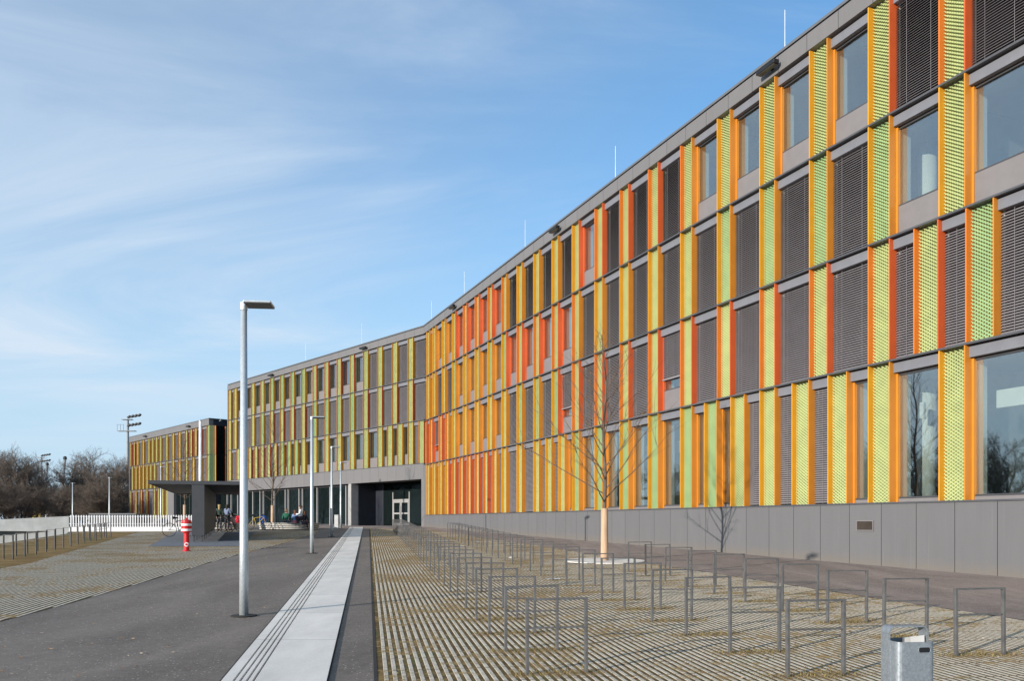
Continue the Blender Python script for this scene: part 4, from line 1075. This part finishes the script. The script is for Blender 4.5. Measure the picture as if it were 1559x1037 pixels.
    for q in (-1, 1): c_ = hc + Vector((q*.032, .078, .0)); fe.box(c_.x - .012, c_.x + .012, c_.y - .01, c_.y + .008, c_.z - .006, c_.z + .006)
    fe.cur = 1; c_ = hc + Vector((0, .078, -.055)); fe.box(c_.x - .024, c_.x + .024, c_.y - .02, c_.y + .004, c_.z - .005, c_.z + .005)
    fe.build('face', [M['black'], mat('lips', (.35, .10, .09), .5)], t)
    return t
def P(px, Y, z=0): x, y, g = gp(px, Y); return (x, y, g + z)
person(P(334, 51.0), R(10), 'stand', 'person with long fair hair in dark green jacket and grey trousers standing, seen from behind', (.030, .048, .036), (.10, .10, .11), (.42, .30, .14), True, scale=.93)
person(P(345.5, 50.4), R(-15), 'stand', 'person with dark hair in a jacket with pale blue sleeves standing by the bicycles', (.16, .20, .30), (.05, .05, .06), (.025, .018, .014), True, .04, .93, 'front')
person(P(357, 50.8), R(80), 'crouch', 'person with dark hair in a pinkish top crouching beside the bicycles', (.48, .30, .28), (.26, .22, .20), (.03, .02, .015), True, .12, .95, 'reach')
BT = .42
person(P(436, 51.95, BT), R(12), 'sit', 'person in a dark green sweater sitting on the round bench, seen from behind', (.020, .115, .070), (.04, .05, .08), (.20, .11, .06), False, .06, 1.0, 'reach')
person(P(449, 51.95, BT), R(-8), 'sit', 'person with long brown hair in a blue and pink top sitting on the round bench', (.16, .24, .42), (.45, .12, .16), (.13, .06, .03), True, .04, .92, 'reach')
person(P(458.5, 52.0, BT - .02), R(100), 'crouch', 'person in a white shirt kneeling upright on the round bench above the others', (.78, .78, .78), (.05, .03, .04), (.06, .035, .02), False, .03, 1.0, 'front')
person(P(463, 51.95, BT), R(-30), 'sit', 'person in dark clothes with auburn hair sitting at the right end of the round bench', (.03, .022, .028), (.07, .06, .09), (.16, .06, .03), True, .06, .85, 'reach')
def bag(loc, col, label, s=1.0):
    b = MB(); b.smooth = True
    t = thing('backpack', label, 'bag', loc, .3, 'bags left on the benches')
    b.lathe([(.12*s, 0), (.20*s, .06*s), (.21*s, .25*s), (.17*s, .42*s), (.08*s, .48*s)], 16); b.build('body', cloth('bag_cloth', col), t)
    h = MB(); h.tube([(-.05*s, 0, .47*s), (-.04*s, 0, .53*s), (.04*s, 0, .53*s), (.05*s, 0, .47*s)], .012*s, 6); h.build('handle', M['tyre'], t)
    pk = MB(); pk.smooth = True; pk.tube([(-.12*s, -.17*s, .15*s), (.12*s, -.17*s, .15*s)], [.07*s, .07*s], 10); pk.build('pocket', cloth('bag_pocket', tuple(c*.8 for c in col)), t)
bag(P(401, 52.1, BT), (.02, .13, .50), 'bright blue backpack lying on the round bench beside the yellow bicycle', 1.05)
bag(P(363.5, 52.9, BT), (.60, .02, .04), 'red bag lying on the smaller round bench', 1.0)

# ------------------------------------------------------------------ sky, sun, camera
W = bpy.data.worlds.new('World'); S.world = W; W.use_nodes = True; nt = W.node_tree; nt.nodes.clear(); n = N(nt)
wo = n.new('ShaderNodeOutputWorld'); bg = n.new('ShaderNodeBackground'); n.link(bg.outputs[0], wo.inputs[0])
sk = n.new('ShaderNodeTexSky', sky_type='NISHITA'); sk.sun_disc = False; sk.sun_elevation = R(SUN_EL)
sk.sun_rotation = math.atan2(SUN_AZ[0], SUN_AZ[1]); sk.air_density = 1.0; sk.dust_density = 0.3; sk.ozone_density = 2.0; sk.altitude = 300
tc = n.new('ShaderNodeTexCoord').outputs['Generated']; x, y, z = n.sep(tc)
zc = n.math('MAXIMUM', z, 0.02)
pz = n.math('ADD', zc, 0.16)
cb_ = n.new('ShaderNodeCombineXYZ'); n.link(n.math('DIVIDE', x, pz), cb_.inputs[0]); n.link(n.math('DIVIDE', y, pz), cb_.inputs[1])
mp = n.new('ShaderNodeMapping'); n.link(cb_.outputs[0], mp.inputs['Vector']); mp.inputs['Rotation'].default_value = (0, 0, R(24)); mp.inputs['Scale'].default_value = (.75, 1.35, 1); mp.inputs['Location'].default_value = (1.7, .4, 0)
c1 = n.noise(mp.outputs[0], 1.05, 9.0, .58, 1.3); c2 = n.noise(cb_.outputs[0], .55, 3.0, .5, .3)
cov = n.math('ADD', c1, n.math('MULTIPLY', n.math('SUBTRACT', c2, .5), .55))
side = n.ramp(n.math('DIVIDE', x, n.math('MAXIMUM', y, .05)), -.55, .42, .13, -.12)
cl = n.ramp(n.math('ADD', cov, side), .40, .84)
cl = n.math('MULTIPLY', cl, n.ramp(z, .03, .16, .25, 1.0))
tint = n.new('ShaderNodeMix', data_type='RGBA', blend_type='MULTIPLY'); tint.inputs[0].default_value = 1.0
n.link(sk.outputs[0], tint.inputs[6]); tint.inputs[7].default_value = (.50, .76, .88, 1)
lowsky = n.mix(n.ramp(z, .0, .42, .88, 0.0), tint.outputs[2], (1.55, 2.35, 3.1))
hz = n.ramp(n.math('ADD', n.math('DIVIDE', x, n.math('MAXIMUM', y, .05)), n.math('MULTIPLY', n.math('SUBTRACT', c2, .5), .8)), -.62, .55, .62, .02)
cl = n.math('MAXIMUM', n.math('MULTIPLY', cl, .9), n.math('ADD', n.math('MULTIPLY', hz, .60), n.math('MULTIPLY', cl, .46)), clamp=True)
col = n.mix(cl, lowsky, (2.55, 2.95, 3.4))
n.link(col, bg.inputs[0]); bg.inputs[1].default_value = 0.15
sun = bpy.data.lights.new('sun', 'SUN'); sun.energy = 3.2; sun.angle = R(0.5); sun.color = (1.0, .93, .84)
so = bpy.data.objects.new('sun', sun); C.objects.link(so)
ce = math.cos(R(SUN_EL)); sd = Vector((SUN_AZ[0]*ce, SUN_AZ[1]*ce, math.sin(R(SUN_EL))))
so.rotation_euler = sd.to_track_quat('Z', 'Y').to_euler(); so.location = (-30, -30, 40)
cam = bpy.data.cameras.new('camera'); co = bpy.data.objects.new('camera', cam); C.objects.link(co)
co.location = CAM; co.rotation_euler = (R(90), 0, 0); cam.sensor_width = 36; cam.lens = 1250/1559*36
cam.shift_y = (795 - 518.5)/1559; cam.clip_start = .1; cam.clip_end = 4000
S.camera = co
S.view_settings.view_transform = 'Standard'; S.view_settings.look = 'None'; S.view_settings.exposure = 0.88; S.view_settings.gamma = 1.0
S.cycles.transparent_max_bounces = 12; S.cycles.max_bounces = 8
